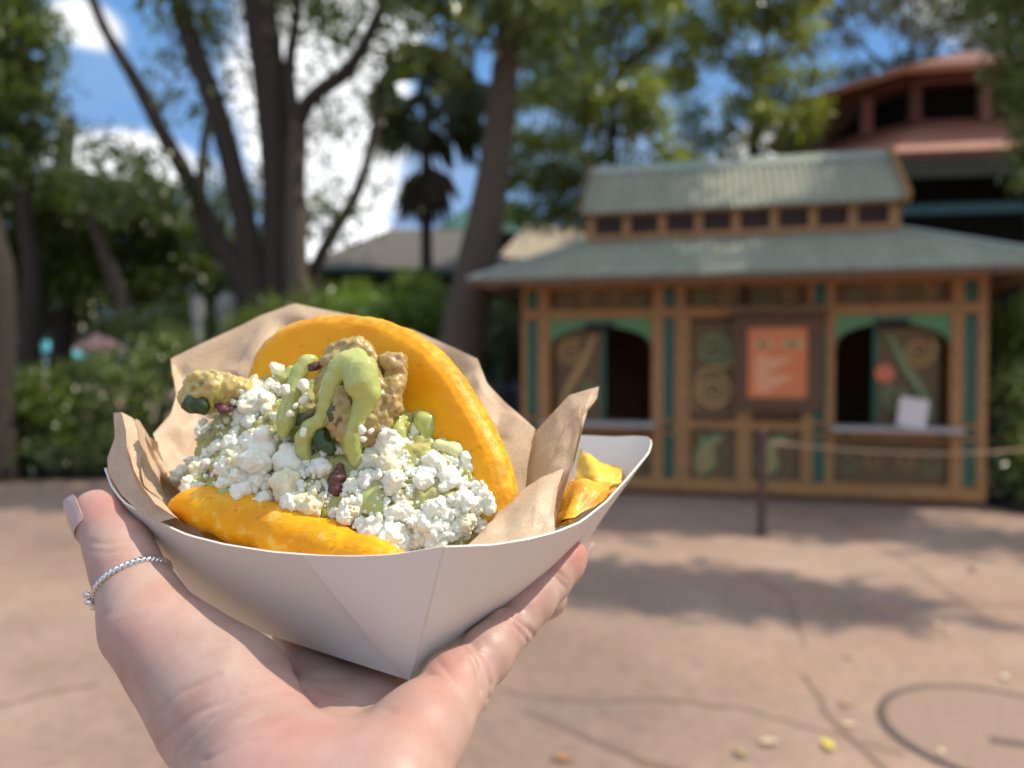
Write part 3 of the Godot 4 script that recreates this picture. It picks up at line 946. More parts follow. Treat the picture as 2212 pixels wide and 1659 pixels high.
# clumps: [centre (world), radii, leaves]; every clump is a loose ball of leaf tufts, thin towards its edge
func foliage(called: String, clumps: Array, size: float, m: Material, parent: Node3D, tint_a: Color, tint_b: Color, seed_: int) -> void:
	var r := RandomNumberGenerator.new()
	r.seed = seed_
	var total := 0
	for c in clumps: total += c[2]
	var mm := MultiMesh.new()
	mm.transform_format = MultiMesh.TRANSFORM_3D
	mm.use_colors = true
	mm.mesh = M.leaf
	mm.instance_count = total
	var i := 0
	for c in clumps:
		var tufts := []
		var nt := maxi(4, int(c[2] / 9))
		var shade := r.randf_range(0.0, 1.0)
		for t in nt:
			var d := Vector3(r.randfn(), r.randfn(), r.randfn()).normalized() * pow(r.randf(), 0.45)
			tufts.append(c[0] + d * c[1] - parent.position)
		for k in c[2]:
			var o: Vector3 = tufts[r.randi() % nt] + Vector3(r.randfn(), r.randfn() * 0.7, r.randfn()) * size * 0.9
			var s := size * r.randf_range(0.65, 1.35)
			var b := Basis.from_euler(Vector3(r.randf_range(-0.5, 1.3), r.randf_range(0, TAU), r.randf_range(-0.7, 0.7)))
			mm.set_instance_transform(i, Transform3D(b * s, o))
			mm.set_instance_color(i, tint_a.lerp(tint_b, clampf(shade * 0.5 + r.randf() * 0.6, 0, 1)))
			i += 1
	var o := MultiMeshInstance3D.new()
	o.name = called
	o.multimesh = mm
	o.material_override = m
	parent.add_child(o, true)
	o.set_meta("kind", "stuff")

func path_pts(P: Array) -> Array:     # [u, v, depth, radius in view units] -> smooth points and radii
	var c := Curve3D.new()
	var n := P.size()
	var W := []
	for p in P: W.append(at(p[0], p[1], p[2]))
	for i in n:
		var d: Vector3 = (W[mini(i + 1, n - 1)] - W[maxi(i - 1, 0)]) / 6.0
		c.add_point(W[i], -d, d)
	var pts := []
	var rad := []
	for i in n - 1:
		for k in 6:
			var t := k / 6.0
			pts.append(c.sample(i, t))
			rad.append(lerpf(P[i][3] * P[i][2], P[i + 1][3] * P[i + 1][2], t) / F)
	pts.append(W[-1]); rad.append(P[-1][3] * P[-1][2] / F)
	return [pts, rad]

func limb(called: String, P: Array, m: Material, parent: Node3D, root := false) -> void:
	var q := path_pts(P)
	var g := Geo.new()
	if root:     # flare and carry the foot down into the ground
		var b: Vector3 = q[0][0]
		q[0].push_front(Vector3(b.x, -0.1, b.z)); q[1].push_front(q[1][0] * 1.35)
	g.tube(q[0], q[1], 12)
	bump(g, 0.02, 3.0, 5)
	part_w(called, g, m, parent)

func cl(u: float, v: float, d: float, ru: float, rv: float, n: int) -> Array:   # clump around a sight line
	return [at(u, v, d), Vector3(ru * d / F, rv * d / F, ru * d / F), n]

# clumps spread over a region of the view between two depths, leaving the listed openings [u, v, ru, rv] free
func spread(u0: float, v0: float, u1: float, v1: float, d0: float, d1: float, step: float, n: int, gaps: Array, seed_: int) -> Array:
	var r := RandomNumberGenerator.new()
	r.seed = seed_
	var out := []
	var v := v0
	while v <= v1:
		var u := u0
		while u <= u1:
			var uu := u + r.randf_range(-0.4, 0.4) * step
			var vv := v + r.randf_range(-0.4, 0.4) * step
			var free := true
			for g in gaps:
				if pow((uu - g[0]) / (g[2] * 0.7 + step * 0.3), 2) + pow((vv - g[1]) / (g[3] * 0.7 + step * 0.3), 2) < 1.0: free = false
			if free: out.append(cl(uu, vv, r.randf_range(d0, d1), step * r.randf_range(0.6, 0.95), step * r.randf_range(0.5, 0.8), n))
			u += step
		v += step * 0.85
	return out

func trees() -> void:
	M.leaf = leaf_mesh()
	var leafm := func(rough: float, back: float) -> StandardMaterial3D:
		var m := mat(1, 1, 1, rough - 0.1, true)
		m.metallic_specular = 0.65
		m.backlight_enabled = true
		m.backlight = Color(back, back, back * 0.6)
		return m
	var LG: StandardMaterial3D = leafm.call(0.4, 1.0)
	var LD: StandardMaterial3D = leafm.call(0.42, 0.8)
	var bark := tri_(mat(0.062, 0.047, 0.035, 0.9), 3.0, noise_tex(0.04, [[0.0, gray(0.45)], [0.5, gray(0.8)], [1.0, gray(1.0)]], 256, 71), normal_tex(0.06, 6.0, 256, 72), 1.0, true)
	var bark2 := tri_(mat(0.115, 0.088, 0.064, 0.9), 3.0, noise_tex(0.04, [[0.0, gray(0.5)], [0.5, gray(0.85)], [1.0, gray(1.0)]], 256, 73), normal_tex(0.06, 6.0, 256, 74), 1.0, true)
	var g1 := Color(0.09, 0.14, 0.04)
	var g2 := Color(0.22, 0.29, 0.085)
	var y2 := Color(0.30, 0.34, 0.075)
	var blue := [[1510, 21, 32, 26], [1637, 101, 34, 24], [1711, 143, 26, 30], [1568, 175, 22, 26], [1515, 212, 34, 26], [1435, 207, 22, 20], [1478, 271, 34, 24], [1791, 106, 34, 34], [1897, 80, 40, 40], [1993, 117, 34, 22], [2046, 117, 24, 26], [1223, 345, 16, 18], [1138, 414, 28, 26], [1233, 446, 30, 28], [1750, 40, 30, 24], [1960, 30, 26, 22]]
	# many-stemmed tree left of the middle
	var d := 12.5
	var T := thing("multi_stem_tree", "large dark tree with several slender stems fanning out of one base, left of centre", "tree", gnd(610, 1000))
	limb("trunk", [[540, 880, d, 30], [538, 640, d, 26], [469, 520, d, 22], [411, 396, d - 0.2, 19], [354, 292, d - 0.5, 17], [292, 172, d - 0.7, 15], [224, 57, d - 0.9, 12], [160, -110, d - 1.0, 9]], bark, T, true)
	limb("trunk", [[575, 880, d, 36], [552, 625, d, 30], [531, 495, d, 27], [500, 354, d, 25], [463, 224, d, 23], [417, 104, d + 0.1, 22], [375, -30, d + 0.2, 20], [320, -200, d + 0.4, 14]], bark, T, true)
	limb("trunk", [[606, 880, d, 44], [604, 625, d, 34], [600, 417, d, 34], [590, 260, d, 35], [576, 130, d, 36], [560, 0, d, 37], [545, -200, d, 30]], bark, T, true)
	limb("trunk", [[648, 880, d - 0.3, 34], [641, 640, d - 0.3, 27], [638, 417, d - 0.3, 23], [644, 262, d - 0.3, 20]], bark2, T, true)
	limb("limb", [[642, 275, d - 0.3, 19], [670, 215, d - 0.4, 17], [755, 146, d - 0.5, 15], [818, 31, d - 0.7, 12], [860, -110, d - 0.9, 9]], bark, T)
	limb("limb", [[644, 290, d - 0.3, 16], [625, 160, d - 0.1, 13], [640, 30, d, 11], [650, -120, d, 8]], bark, T)
	limb("trunk", [[672, 880, d + 0.3, 22], [668, 640, d + 0.3, 18], [700, 540, d + 0.3, 14], [771, 417, d + 0.4, 12], [802, 312, d + 0.5, 10], [830, 180, d + 0.6, 8]], bark, T, true)
	foliage("crown", [cl(640, -60, d, 190, 70, 1400), cl(400, -40, d, 130, 90, 700), cl(430, 60, d + 0.5, 75, 70, 260), cl(760, 60, d, 90, 60, 420), cl(860, -30, d, 100, 120, 700), cl(690, 20, d, 60, 40, 160), cl(300, 360, d - 0.6, 75, 42, 240), cl(240, 430, d - 0.5, 70, 40, 230), cl(360, 420, d - 0.4, 60, 36, 200), cl(180, 390, d, 60, 35, 150),
		cl(740, 250, d + 1, 60, 40, 120), cl(710, 470, d + 1, 70, 60, 300), cl(450, 480, d + 1, 60, 50, 200), cl(840, 130, d, 50, 60, 200)] + spread(500, 0, 860, 520, d + 0.5, d + 2, 74, 46, [], 20) + spread(360, 30, 500, 260, d, d + 1, 60, 40, [], 21), 0.15, LD, T, g1 * 0.8, g2 * 0.8, 101)
	# leaning grey trunk nearer the kiosk
	var T2 := thing("leaning_tree", "tall grey leaning trunk that forks at the top, left of the kiosk roof", "tree", gnd(985, 1040))
	limb("trunk", [[985, 800, 10.5, 52], [1010, 660, 10.5, 46], [1050, 475, 10.4, 40], [1074, 310, 10.3, 34], [1092, 150, 10.2, 29], [1101, 50, 10.1, 30]], bark2, T2, true)
	limb("limb", [[1098, 70, 10.1, 22], [1070, 0, 10.0, 19], [1030, -120, 9.8, 15]], bark2, T2)
	limb("limb", [[1104, 70, 10.1, 22], [1135, 0, 10.1, 18], [1180, -140, 10.2, 14]], bark2, T2)
	foliage("crown", spread(860, -260, 1250, 70, 9, 10.4, 58, 75, [[880, 60, 40, 30], [1000, 60, 30, 30]], 13) + [cl(1190, 120, 10.2, 80, 90, 330), cl(960, 110, 10.2, 60, 40, 110)], 0.19, LD, T2, g1, g2, 102)
	# canopy over the kiosk, as three broad trees behind it
	var spec := [
		["broad_tree", "broad bright green tree behind the kiosk's upper roof, left of the blue gaps", 1330, 15.0, spread(1140, -130, 1500, 350, 14.5, 17, 54, 260, blue, 1) + spread(1125, 360, 1265, 480, 16, 18, 46, 260, [], 31), LG, g2, y2 * 1.0],
		["broad_tree", "deep green tree between the kiosk ridge and the red lantern roof", 1640, 17.0, spread(1490, -130, 1780, 340, 16, 18.5, 50, 260, blue, 2), LG, g2 * 0.7, y2],
		["broad_tree", "grey green airy tree above the red lantern roof, full of blue gaps", 1960, 21.0, spread(1740, -130, 2260, 160, 20, 22.5, 46, 230, blue, 3), LD, Color(0.12, 0.135, 0.075), Color(0.22, 0.24, 0.13)],
		["broad_tree", "olive green tree hanging into the picture at the top right edge", 2230, 10.5, [cl(2195, 120, 10.5, 50, 130, 900), cl(2225, 300, 10.4, 50, 120, 760), cl(2260, -40, 10.5, 120, 110, 900), cl(2170, 20, 10.5, 70, 60, 420), cl(2080, 0, 11.5, 70, 40, 260)], LD, g1, g2]]
	for k in spec.size():
		var s = spec[k]
		var base := at(s[2], 800, s[3]) * Vector3(1, 0, 1)
		var t := thing(s[0], s[1], "tree", base, 0, "trees behind the kiosk")
		limb("trunk", [[s[2], 760, s[3], 26], [s[2] + 10, 500, s[3], 18], [s[2] - 10, 300, s[3] + 0.8, 9], [s[2] + 15, 60, s[3] + 1.0, 5], [s[2], -80, s[3] + 1.0, 3]], bark, t, true)
		for b in [[-110, 90], [100, 60], [-60, -60], [70, 160]]:
			limb("limb", [[s[2], b[1] + 130, s[3] + 0.6, 6], [s[2] + b[0] * 0.5, b[1] + 50, s[3] + 0.6, 4], [s[2] + b[0], b[1], s[3] + 0.6, 2]], bark, t)
		foliage("crown", s[4], 0.15 if s[3] > 12 else 0.12, s[5], t, s[6], s[7], 110 + k)
	var over := thing("overhanging_tree", "tall tree right of the kiosk whose high boughs shade the kiosk roof", "tree", Vector3(12.5, 0, -10.0))
	var og := Geo.new()
	og.tube([Vector3(12.5, -0.1, -10.0), Vector3(12.4, 3.0, -10.1), Vector3(12.2, 7.0, -10.2), Vector3(11.4, 10.0, -10.3), Vector3(10.8, 13.0, -9.6)], [0.34, 0.28, 0.22, 0.16, 0.08], 12)
	part_w("trunk", og, bark, over)
	var oc := []
	var orr := RandomNumberGenerator.new()
	orr.seed = 55
	for i in 150:
		var q := Vector3(orr.randf_range(-0.4, 6.6), 3.5, orr.randf_range(-13.4, -8.2))      # the roof below, seen from the sun
		var p := q + SUN * (orr.randf_range(5.0, 8.0) / SUN.y)
		if Vector2(q.x - 2.9, q.z + 10.6).length() < 1.45: continue
		oc.append([p, Vector3(0.8, 0.5, 0.8), 260])
	for i in 7:       # one long low bough whose shade lies across the open pavement
		var p := Vector3(0.1, 0, -5.85).lerp(Vector3(2.2, 0, -5.2), i / 6.0)
		oc.append([p + SUN * (12.5 / SUN.y), Vector3(0.46, 0.3, 0.34 - 0.02 * absf(i - 3)), 330])
	for q in [[3.6, -7.3], [2.6, -7.6], [4.4, -7.0], [1.4, -7.7], [5.0, -6.6]]:
		oc.append([Vector3(q[0], 0, q[1]) + SUN * (12.5 / SUN.y), Vector3(0.6, 0.3, 0.28), 330])
	for i in 7:
		var lg := Geo.new()
		var e: Vector3 = oc[i * 9][0]
		lg.tube([Vector3(12.0, 8.0, -10.2), Vector3(12.0, 8.0, -10.2).lerp(e, 0.5) + Vector3(0, 0.4, 0), e], [0.1, 0.06, 0.03], 8)
		part_w("limb", lg, bark, over)
	foliage("crown", oc, 0.24, LD, over, g1, g2, 150)
	# masses on the left
	var left := [
		["shade_tree", "dark leafy tree with loose twigs against the sky in the top left corner", 60, 13.0, spread(-160, -60, 70, 360, 12.5, 13.5, 52, 330, [], 4) + spread(60, 40, 130, 330, 12.5, 13.5, 52, 80, [], 5) + [cl(250, 330, 13, 70, 34, 190), cl(190, 300, 13, 60, 30, 130)], LD, g1, g2 * 0.9],
		["shade_tree", "sunlit yellow green tree in the middle of the left planting", 130, 15.0, spread(-100, 390, 90, 640, 14, 16, 58, 330, [], 6) + spread(90, 410, 330, 640, 14, 16, 58, 330, [], 7) + spread(330, 470, 480, 640, 14.5, 16, 56, 260, [], 8), LG, g1 * 1.1, Color(0.11, 0.135, 0.028)],
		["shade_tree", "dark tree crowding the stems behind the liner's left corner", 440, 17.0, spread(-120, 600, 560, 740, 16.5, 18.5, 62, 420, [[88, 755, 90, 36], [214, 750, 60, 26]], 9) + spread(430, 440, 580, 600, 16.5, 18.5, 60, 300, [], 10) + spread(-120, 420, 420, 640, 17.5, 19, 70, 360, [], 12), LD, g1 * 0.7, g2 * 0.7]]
	left += [["shade_tree", "full green tree standing outside the left edge, nearest the picture", -420, 14.0, spread(-640, 330, -200, 700, 13, 15, 74, 330, [], 41) + spread(-640, 0, -250, 320, 13, 15, 80, 200, [], 42), LG, g1, g2],
		["shade_tree", "full green tree standing farther outside the left edge", -1150, 15.0, spread(-1500, 250, -760, 740, 14, 17, 100, 420, [], 43), LD, g1, g2],
		["shade_tree", "wide dark tree farthest outside the left edge", -2000, 13.0, spread(-2500, 250, -1560, 740, 12, 15, 130, 520, [], 44), LD, g1, g2],
		["shade_tree", "full green tree standing outside the right edge behind the shrubs", 2850, 14.0, spread(2560, 350, 3200, 760, 13, 16, 90, 380, [], 45), LG, g1, g2],
		["shade_tree", "wide tree farther outside the right edge", 3700, 13.0, spread(3350, 380, 4300, 760, 12, 15, 120, 450, [], 46), LD, g1, g2]]
	left += [["shade_tree", "far dark thicket closing the view behind the two parasols", 150, 27.0, spread(-160, 690, 470, 800, 26, 28, 44, 300, [], 47), LD, g1 * 0.7, g2 * 0.6]]
	for k in left.size():
		var s = left[k]
		var t := thing(s[0], s[1], "tree", at(s[2], 800, s[3]) * Vector3(1, 0, 1), 0, "trees around the planting beds")
		limb("trunk", [[s[2], 800, s[3], 24], [s[2] + 10, 600, s[3], 20], [s[2] - 6, 430, s[3], 14], [s[2] + 8, 250, s[3], 8]], bark, t, true)
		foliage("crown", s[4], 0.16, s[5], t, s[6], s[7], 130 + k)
	var edge := thing("edge_tree", "thick grey trunk cut by the left edge of the picture", "tree", at(-30, 800, 10.6) * Vector3(1, 0, 1))
	limb("trunk", [[-14, 860, 10.6, 40], [-6, 700, 10.6, 36], [-12, 560, 10.6, 32], [-60, 380, 10.6, 26], [-120, 100, 10.6, 18]], bark, edge, true)
	foliage("crown", [cl(-160, 40, 10.6, 110, 160, 900)], 0.15, LD, edge, g1, g2, 140)
	var thin := thing("slender_tree", "pale slender leaning trunk inside the left planting", "tree", at(296, 800, 13.2) * Vector3(1, 0, 1))
	limb("trunk", [[298, 800, 13.2, 20], [288, 720, 13.2, 18], [262, 640, 13.2, 15], [215, 520, 13.2, 12], [180, 430, 13.2, 8]], bark2, thin, true)
	foliage("crown", [cl(180, 420, 13.4, 90, 50, 380)], 0.15, LD, thin, g1, g2, 141)
	# fan palm
	var pd := 15.5
	var pb := at(920, 800, pd) * Vector3(1, 0, 1)
	var PT := thing("fan_palm", "dark fan palm with a round head and a skirt of dead leaves against the sky", "palm", pb)
	limb("trunk", [[922, 640, pd, 14], [921, 480, pd, 12], [922, 320, pd, 12], [925, 215, pd, 12]], bark, PT, true)
	var pr := RandomNumberGenerator.new()
	pr.seed = 17
	var head := at(925, 215, pd)
	var frond := mat(0.028, 0.05, 0.016, 0.5)
	frond.backlight_enabled = true; frond.backlight = Color(0.35, 0.35, 0.2)
	var dead := mat(0.07, 0.052, 0.032, 0.9)
	for i in 34:
		var is_dead := i >= 26
		var a := TAU * i / 26.0 * 3.0 + pr.randf() * 0.5
		var el := pr.randf_range(-0.9, 1.25) if not is_dead else pr.randf_range(-1.45, -1.0)
		if is_dead: a = TAU * i / 8.0
		var dir := Vector3(cos(a) * cos(el), sin(el), sin(a) * cos(el))
		var o := head if not is_dead else at(922, 330, pd)
		var stem := o + dir * (0.55 if not is_dead else 0.35)
		var g := Geo.new()
		g.tube([o, stem], [0.014], 5)
		var sx := dir.cross(Vector3.UP).normalized().rotated(dir.normalized(), pr.randf_range(-1.0, 1.0))
		var sy := sx.cross(dir).normalized()
		var L := pr.randf_range(0.75, 1.0)
		for k in 13:
			var f := lerpf(-1.15, 1.15, k / 12.0) * (0.45 if is_dead else 1.0)
			var q := (dir * cos(f) + sx * sin(f)).normalized()
			var w := (sx * cos(f) - dir * sin(f)).normalized() * 0.045
			var tip := stem + q * L + Vector3(pr.randf_range(-0.05, 0.05), -0.2 - 0.16 * absf(f) - pr.randf() * 0.12, pr.randf_range(-0.05, 0.05))
			var mid := stem + q * L * 0.6 + sy * 0.02
			g.quad(stem, mid - w, tip, mid + w)
		part_w("frond" if not is_dead else "dead_frond", g, frond if not is_dead else dead, PT)
	# shrubs
	var shrubs := [
		["yellow green clipped shrub at the lower left, below the turquoise parasol", 70, 865, 11.3, [cl(60, 850, 11.3, 110, 70, 2600), cl(150, 900, 11.2, 80, 70, 1500), cl(-40, 900, 11.2, 80, 90, 1200)], LG, g1 * 1.2, Color(0.16, 0.22, 0.045)],
		["dark green shrub between the parasols and the liner's left corner", 300, 850, 11.6, [cl(290, 830, 11.6, 110, 80, 2400), cl(370, 760, 11.9, 80, 60, 1300), cl(240, 930, 11.4, 90, 60, 1300)], LD, g1, g2],
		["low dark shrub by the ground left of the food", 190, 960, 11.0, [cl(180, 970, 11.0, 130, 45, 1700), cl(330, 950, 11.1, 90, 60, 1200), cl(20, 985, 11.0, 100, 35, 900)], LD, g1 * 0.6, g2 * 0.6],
		["deep green shrub under the pale stone posts", 440, 720, 12.8, [cl(420, 720, 12.8, 80, 50, 1000), cl(520, 690, 13.2, 70, 50, 800), cl(480, 800, 12.4, 120, 70, 1400), cl(600, 690, 13.4, 70, 50, 600)], LD, g1, g2],
		["bright green sunlit shrub behind the top of the food, below the grey roof", 840, 690, 11.4, [cl(800, 680, 11.4, 90, 55, 2000), cl(900, 690, 11.4, 80, 60, 1800), cl(850, 780, 11.2, 120, 80, 2400), cl(720, 700, 11.8, 60, 60, 900)], LG, Color(0.10, 0.19, 0.03), Color(0.19, 0.31, 0.055)],
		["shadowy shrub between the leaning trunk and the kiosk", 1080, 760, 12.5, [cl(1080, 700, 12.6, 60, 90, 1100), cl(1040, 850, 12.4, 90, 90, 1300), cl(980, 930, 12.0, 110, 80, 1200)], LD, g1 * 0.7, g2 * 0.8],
		["sunlit green shrub at the right edge beside the kiosk's right post", 2190, 720, 9.6, [cl(2195, 700, 9.6, 55, 70, 1200), cl(2240, 780, 9.6, 80, 80, 1300)], LG, g2, Color(0.13, 0.22, 0.03)],
		["dark shrub at the lower right edge beside the kiosk's foot", 2200, 930, 9.0, [cl(2200, 860, 9.1, 62, 80, 1200), cl(2200, 980, 8.8, 62, 70, 1200), cl(2260, 1020, 8.6, 70, 60, 900)], LD, g1, g2]]
	shrubs += [["mid green shrub at the feet of the many stemmed tree", 620, 680, 11.9, [cl(600, 690, 11.9, 80, 50, 1300), cl(680, 660, 12.0, 60, 45, 800), cl(540, 740, 11.8, 70, 60, 1000)], LG, g1, g2],
		["broad leafy shrub in the left planting below the slender trunk", 330, 690, 12.6, [cl(340, 700, 12.6, 90, 55, 1300), cl(230, 800, 12.2, 90, 50, 1300), cl(400, 690, 12.8, 60, 50, 700)], LG, g1, g2],
		["shrub of bright leaves left of the leaning trunk, under the grey roof", 980, 660, 12.0, [cl(960, 650, 12.0, 60, 50, 1100), cl(900, 620, 12.4, 60, 35, 700), cl(760, 640, 12.4, 60, 35, 700)], LG, g2, Color(0.17, 0.27, 0.05)]]
	for k in shrubs.size():
		var s = shrubs[k]
		var base := at(s[1], s[2], s[3]) * Vector3(1, 0, 1)
		var t := thing("shrub", s[0], "shrub", base, 0, "shrubs of the planting beds")
		var sg := Geo.new()
		for i in 7:
			var a := TAU * i / 7
			var c: Vector3 = s[4][i % s[4].size()][0] - base
			sg.tube([Vector3(cos(a) * 0.1, 0, sin(a) * 0.1), c * 0.5 + Vector3(cos(a), 0, sin(a)) * 0.15, c + Vector3(cos(a), 0.1, sin(a)) * 0.35], [0.03, 0.02, 0.01], 6)
		part("stems", sg.mesh(), bark, t)
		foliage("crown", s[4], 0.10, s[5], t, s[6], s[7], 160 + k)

# ---------------------------------------------------------------- tray, liner and food
const TA := [435.0, 1320.0, 0.3146]
var tB: Vector3
var tA: Vector3
var tC: Vector3
var tN: Vector3

func bp(s: float, t: float, off := 0.0) -> Vector3:      # on the tray's bottom: s along the front edge, t towards the back
	return tB + (tA - tB) * s + (tC - tB) * t - tN * off

func polyline(P: Array, n: int) -> Array:     # evenly spaced points along [u, v, depth] corners, corners slightly eased
	var W := []
	for p in P: W.append(p if p is Vector3 else at(p[0], p[1], p[2]))
	var L := [0.0]
	for i in W.size() - 1: L.append(L[-1] + (W[i] as Vector3).distance_to(W[i + 1]))
	var out := []
	for k in n:
		var s: float = L[-1] * k / (n - 1)
		var i := 0
		while i < W.size() - 2 and L[i + 1] < s: i += 1
		out.append((W[i] as Vector3).lerp(W[i + 1], clampf((s - L[i]) / maxf(L[i + 1] - L[i], 1e-9), 0, 1)))
	return out

func loft(lines: Array, rows: int) -> Array:     # rows of points between several polylines of equal count
	var g := []
	var seg := lines.size() - 1
	for r in rows:
		var t := float(r) / (rows - 1) * seg
		var i := mini(int(t), seg - 1)
		var row := []
		for q in lines[0].size(): row.append((lines[i][q] as Vector3).lerp(lines[i + 1][q], t - i))
		g.append(row)
	return g

func bulge(g: Array, amp: float, dir: Vector3) -> Array:
	for r in g.size():
		var k := sin(PI * r / (g.size() - 1.0)) * amp
		for q in g[r].size(): g[r][q] += dir * (k * sin(PI * q / (g[r].size() - 1.0)))
	return g

func tray() -> void:
	var card := tri_(mat(0.70, 0.66, 0.595, 0.5), 60.0, null, normal_tex(0.12, 1.0, 256, 81), 0.25)
	var T := thing("food_tray", "white paperboard food tray held in the hand, its near corner pointing down", "food tray", bp(0.5, 0.5))
	var th := 0.0007
	var e1 := (tA - tB).normalized()
	var e2 := (tC - tB).normalized()
	var tD := tA + tC - tB
	var RB := [959, 1179, 0.230]
	var tipA := [228, 1010, 0.300]
	var foldA := [327, 1118, 0.272]
	var tipC := [1406, 957, 0.334]
	var RD := [925, 935, 0.430]
	var n := 28
	var bottom := loft([polyline([tB, tA], 8), polyline([tC, tD], 8)], 8)
	var g := Geo.new()
	g.sheet(bottom, Color.WHITE, th)
	part_w("tray_floor", g, card, T)
	var front := loft([polyline([tB, tA], n), polyline([RB, [851, 1196.5, 0.234], [778, 1200, 0.238], [700, 1199, 0.243], [588, 1190, 0.25], [487, 1174, 0.258], [407, 1154, 0.264], foldA], n)], 10)
	g = Geo.new(); g.sheet(bulge(front, -0.0012, e2), Color.WHITE, th)
	part_w("front_panel", g, card, T)
	var right := loft([polyline([tC, tB], n), polyline([tipC, [1400, 977, 0.324], [1360, 1025, 0.30], [1307, 1083, 0.281], [1254, 1125, 0.266], [1201, 1147, 0.256], [1142, 1162, 0.247], [1063, 1175, 0.238], RB], n)], 10)
	g = Geo.new(); g.sheet(bulge(right, -0.0016, e1), Color.WHITE, th)
	part_w("right_panel", g, card, T)
	var back := loft([polyline([tD, tC], n), polyline([RD, [1100, 938, 0.400], [1254, 939.6, 0.377], [1328, 943, 0.363], [1371, 941, 0.354], [1398, 942.5, 0.345], [1406, 950, 0.338], tipC], n)], 10)
	g = Geo.new(); g.sheet(bulge(back, 0.001, e2), Color.WHITE, th)
	part_w("back_panel", g, card, T)
	var gusset := loft([polyline([tA, tA.lerp(tD, 0.05)], 10), polyline([foldA, [267, 1082, 0.280], [243, 1050, 0.288], tipA], 10)], 8)
	g = Geo.new(); g.sheet(gusset, Color.WHITE, th)
	part_w("corner_gusset", g, card, T)
	var left := loft([polyline([tA.lerp(tD, 0.05), tD], n), polyline([tipA, [330, 1010, 0.330], [600, 985, 0.385], RD], n)], 8)
	g = Geo.new(); g.sheet(left, Color.WHITE, th)
	part_w("left_panel", g, card, T)
	g = Geo.new()
	g.tube(polyline([tB, RB], 8), [0.0006], 8)
	part_w("corner_fold", g, card, T)
	# the glued flap that laps over the front panel at the near corner
	var o := -e2 * 0.0005
	var flap := loft([polyline([tB - e1 * 0.0003 + tN * 0.0004, tB + e1 * 0.0035 + tN * 0.0004], 14), polyline([[960, 1177.5, 0.2296], [851, 1196, 0.2339], [778, 1199.5, 0.2379], [700, 1198, 0.2429], [655, 1195.5, 0.2459]], 14)], 10)
	for r in flap: for q in r.size(): r[q] += o
	g = Geo.new(); g.sheet(bulge(flap, -0.0012, e2), Color.WHITE, 0.0004)
	part_w("corner_flap", g, card, T)

func crumple(g: Geo, amp: float, freq: float, seed_: int, folds := 10) -> void:
	var r := RandomNumberGenerator.new()
	r.seed = seed_
	var n := PackedVector3Array()
	n.resize(g.v.size())
	for i in range(0, g.idx.size(), 3):
		var a := g.idx[i]; var b := g.idx[i + 1]; var d := g.idx[i + 2]
		var x := (g.v[d] - g.v[a]).cross(g.v[b] - g.v[a])
		n[a] += x; n[b] += x; n[d] += x
	var o := g.v.duplicate()
	for k in folds:       # straight fold lines between random places, each a sharp little ridge or valley
		var p := o[r.randi() % o.size()]
		var q := o[r.randi() % o.size()]
		var w := r.randf_range(0.005, 0.014)
		var h := amp * r.randf_range(0.7, 1.8) * (1.0 if r.randf() < 0.5 else -1.0)
		for i in o.size():
			var d := o[i].distance_to(Geometry3D.get_closest_point_to_segment(o[i], p, q))
			if d < w: g.v[i] += n[i].normalized() * (h * (1.0 - d / w) * minf(1.0, minf(minf(g.uv[i].x, 1.0 - g.uv[i].x), minf(g.uv[i].y, 1.0 - g.uv[i].y)) * 9.0 + 0.2))
	bump(g, amp * 0.45, freq, seed_, true, 2, 0.2)
	bump(g, amp * 0.5, freq * 0.5, seed_ + 7, false, 3, 0.2)

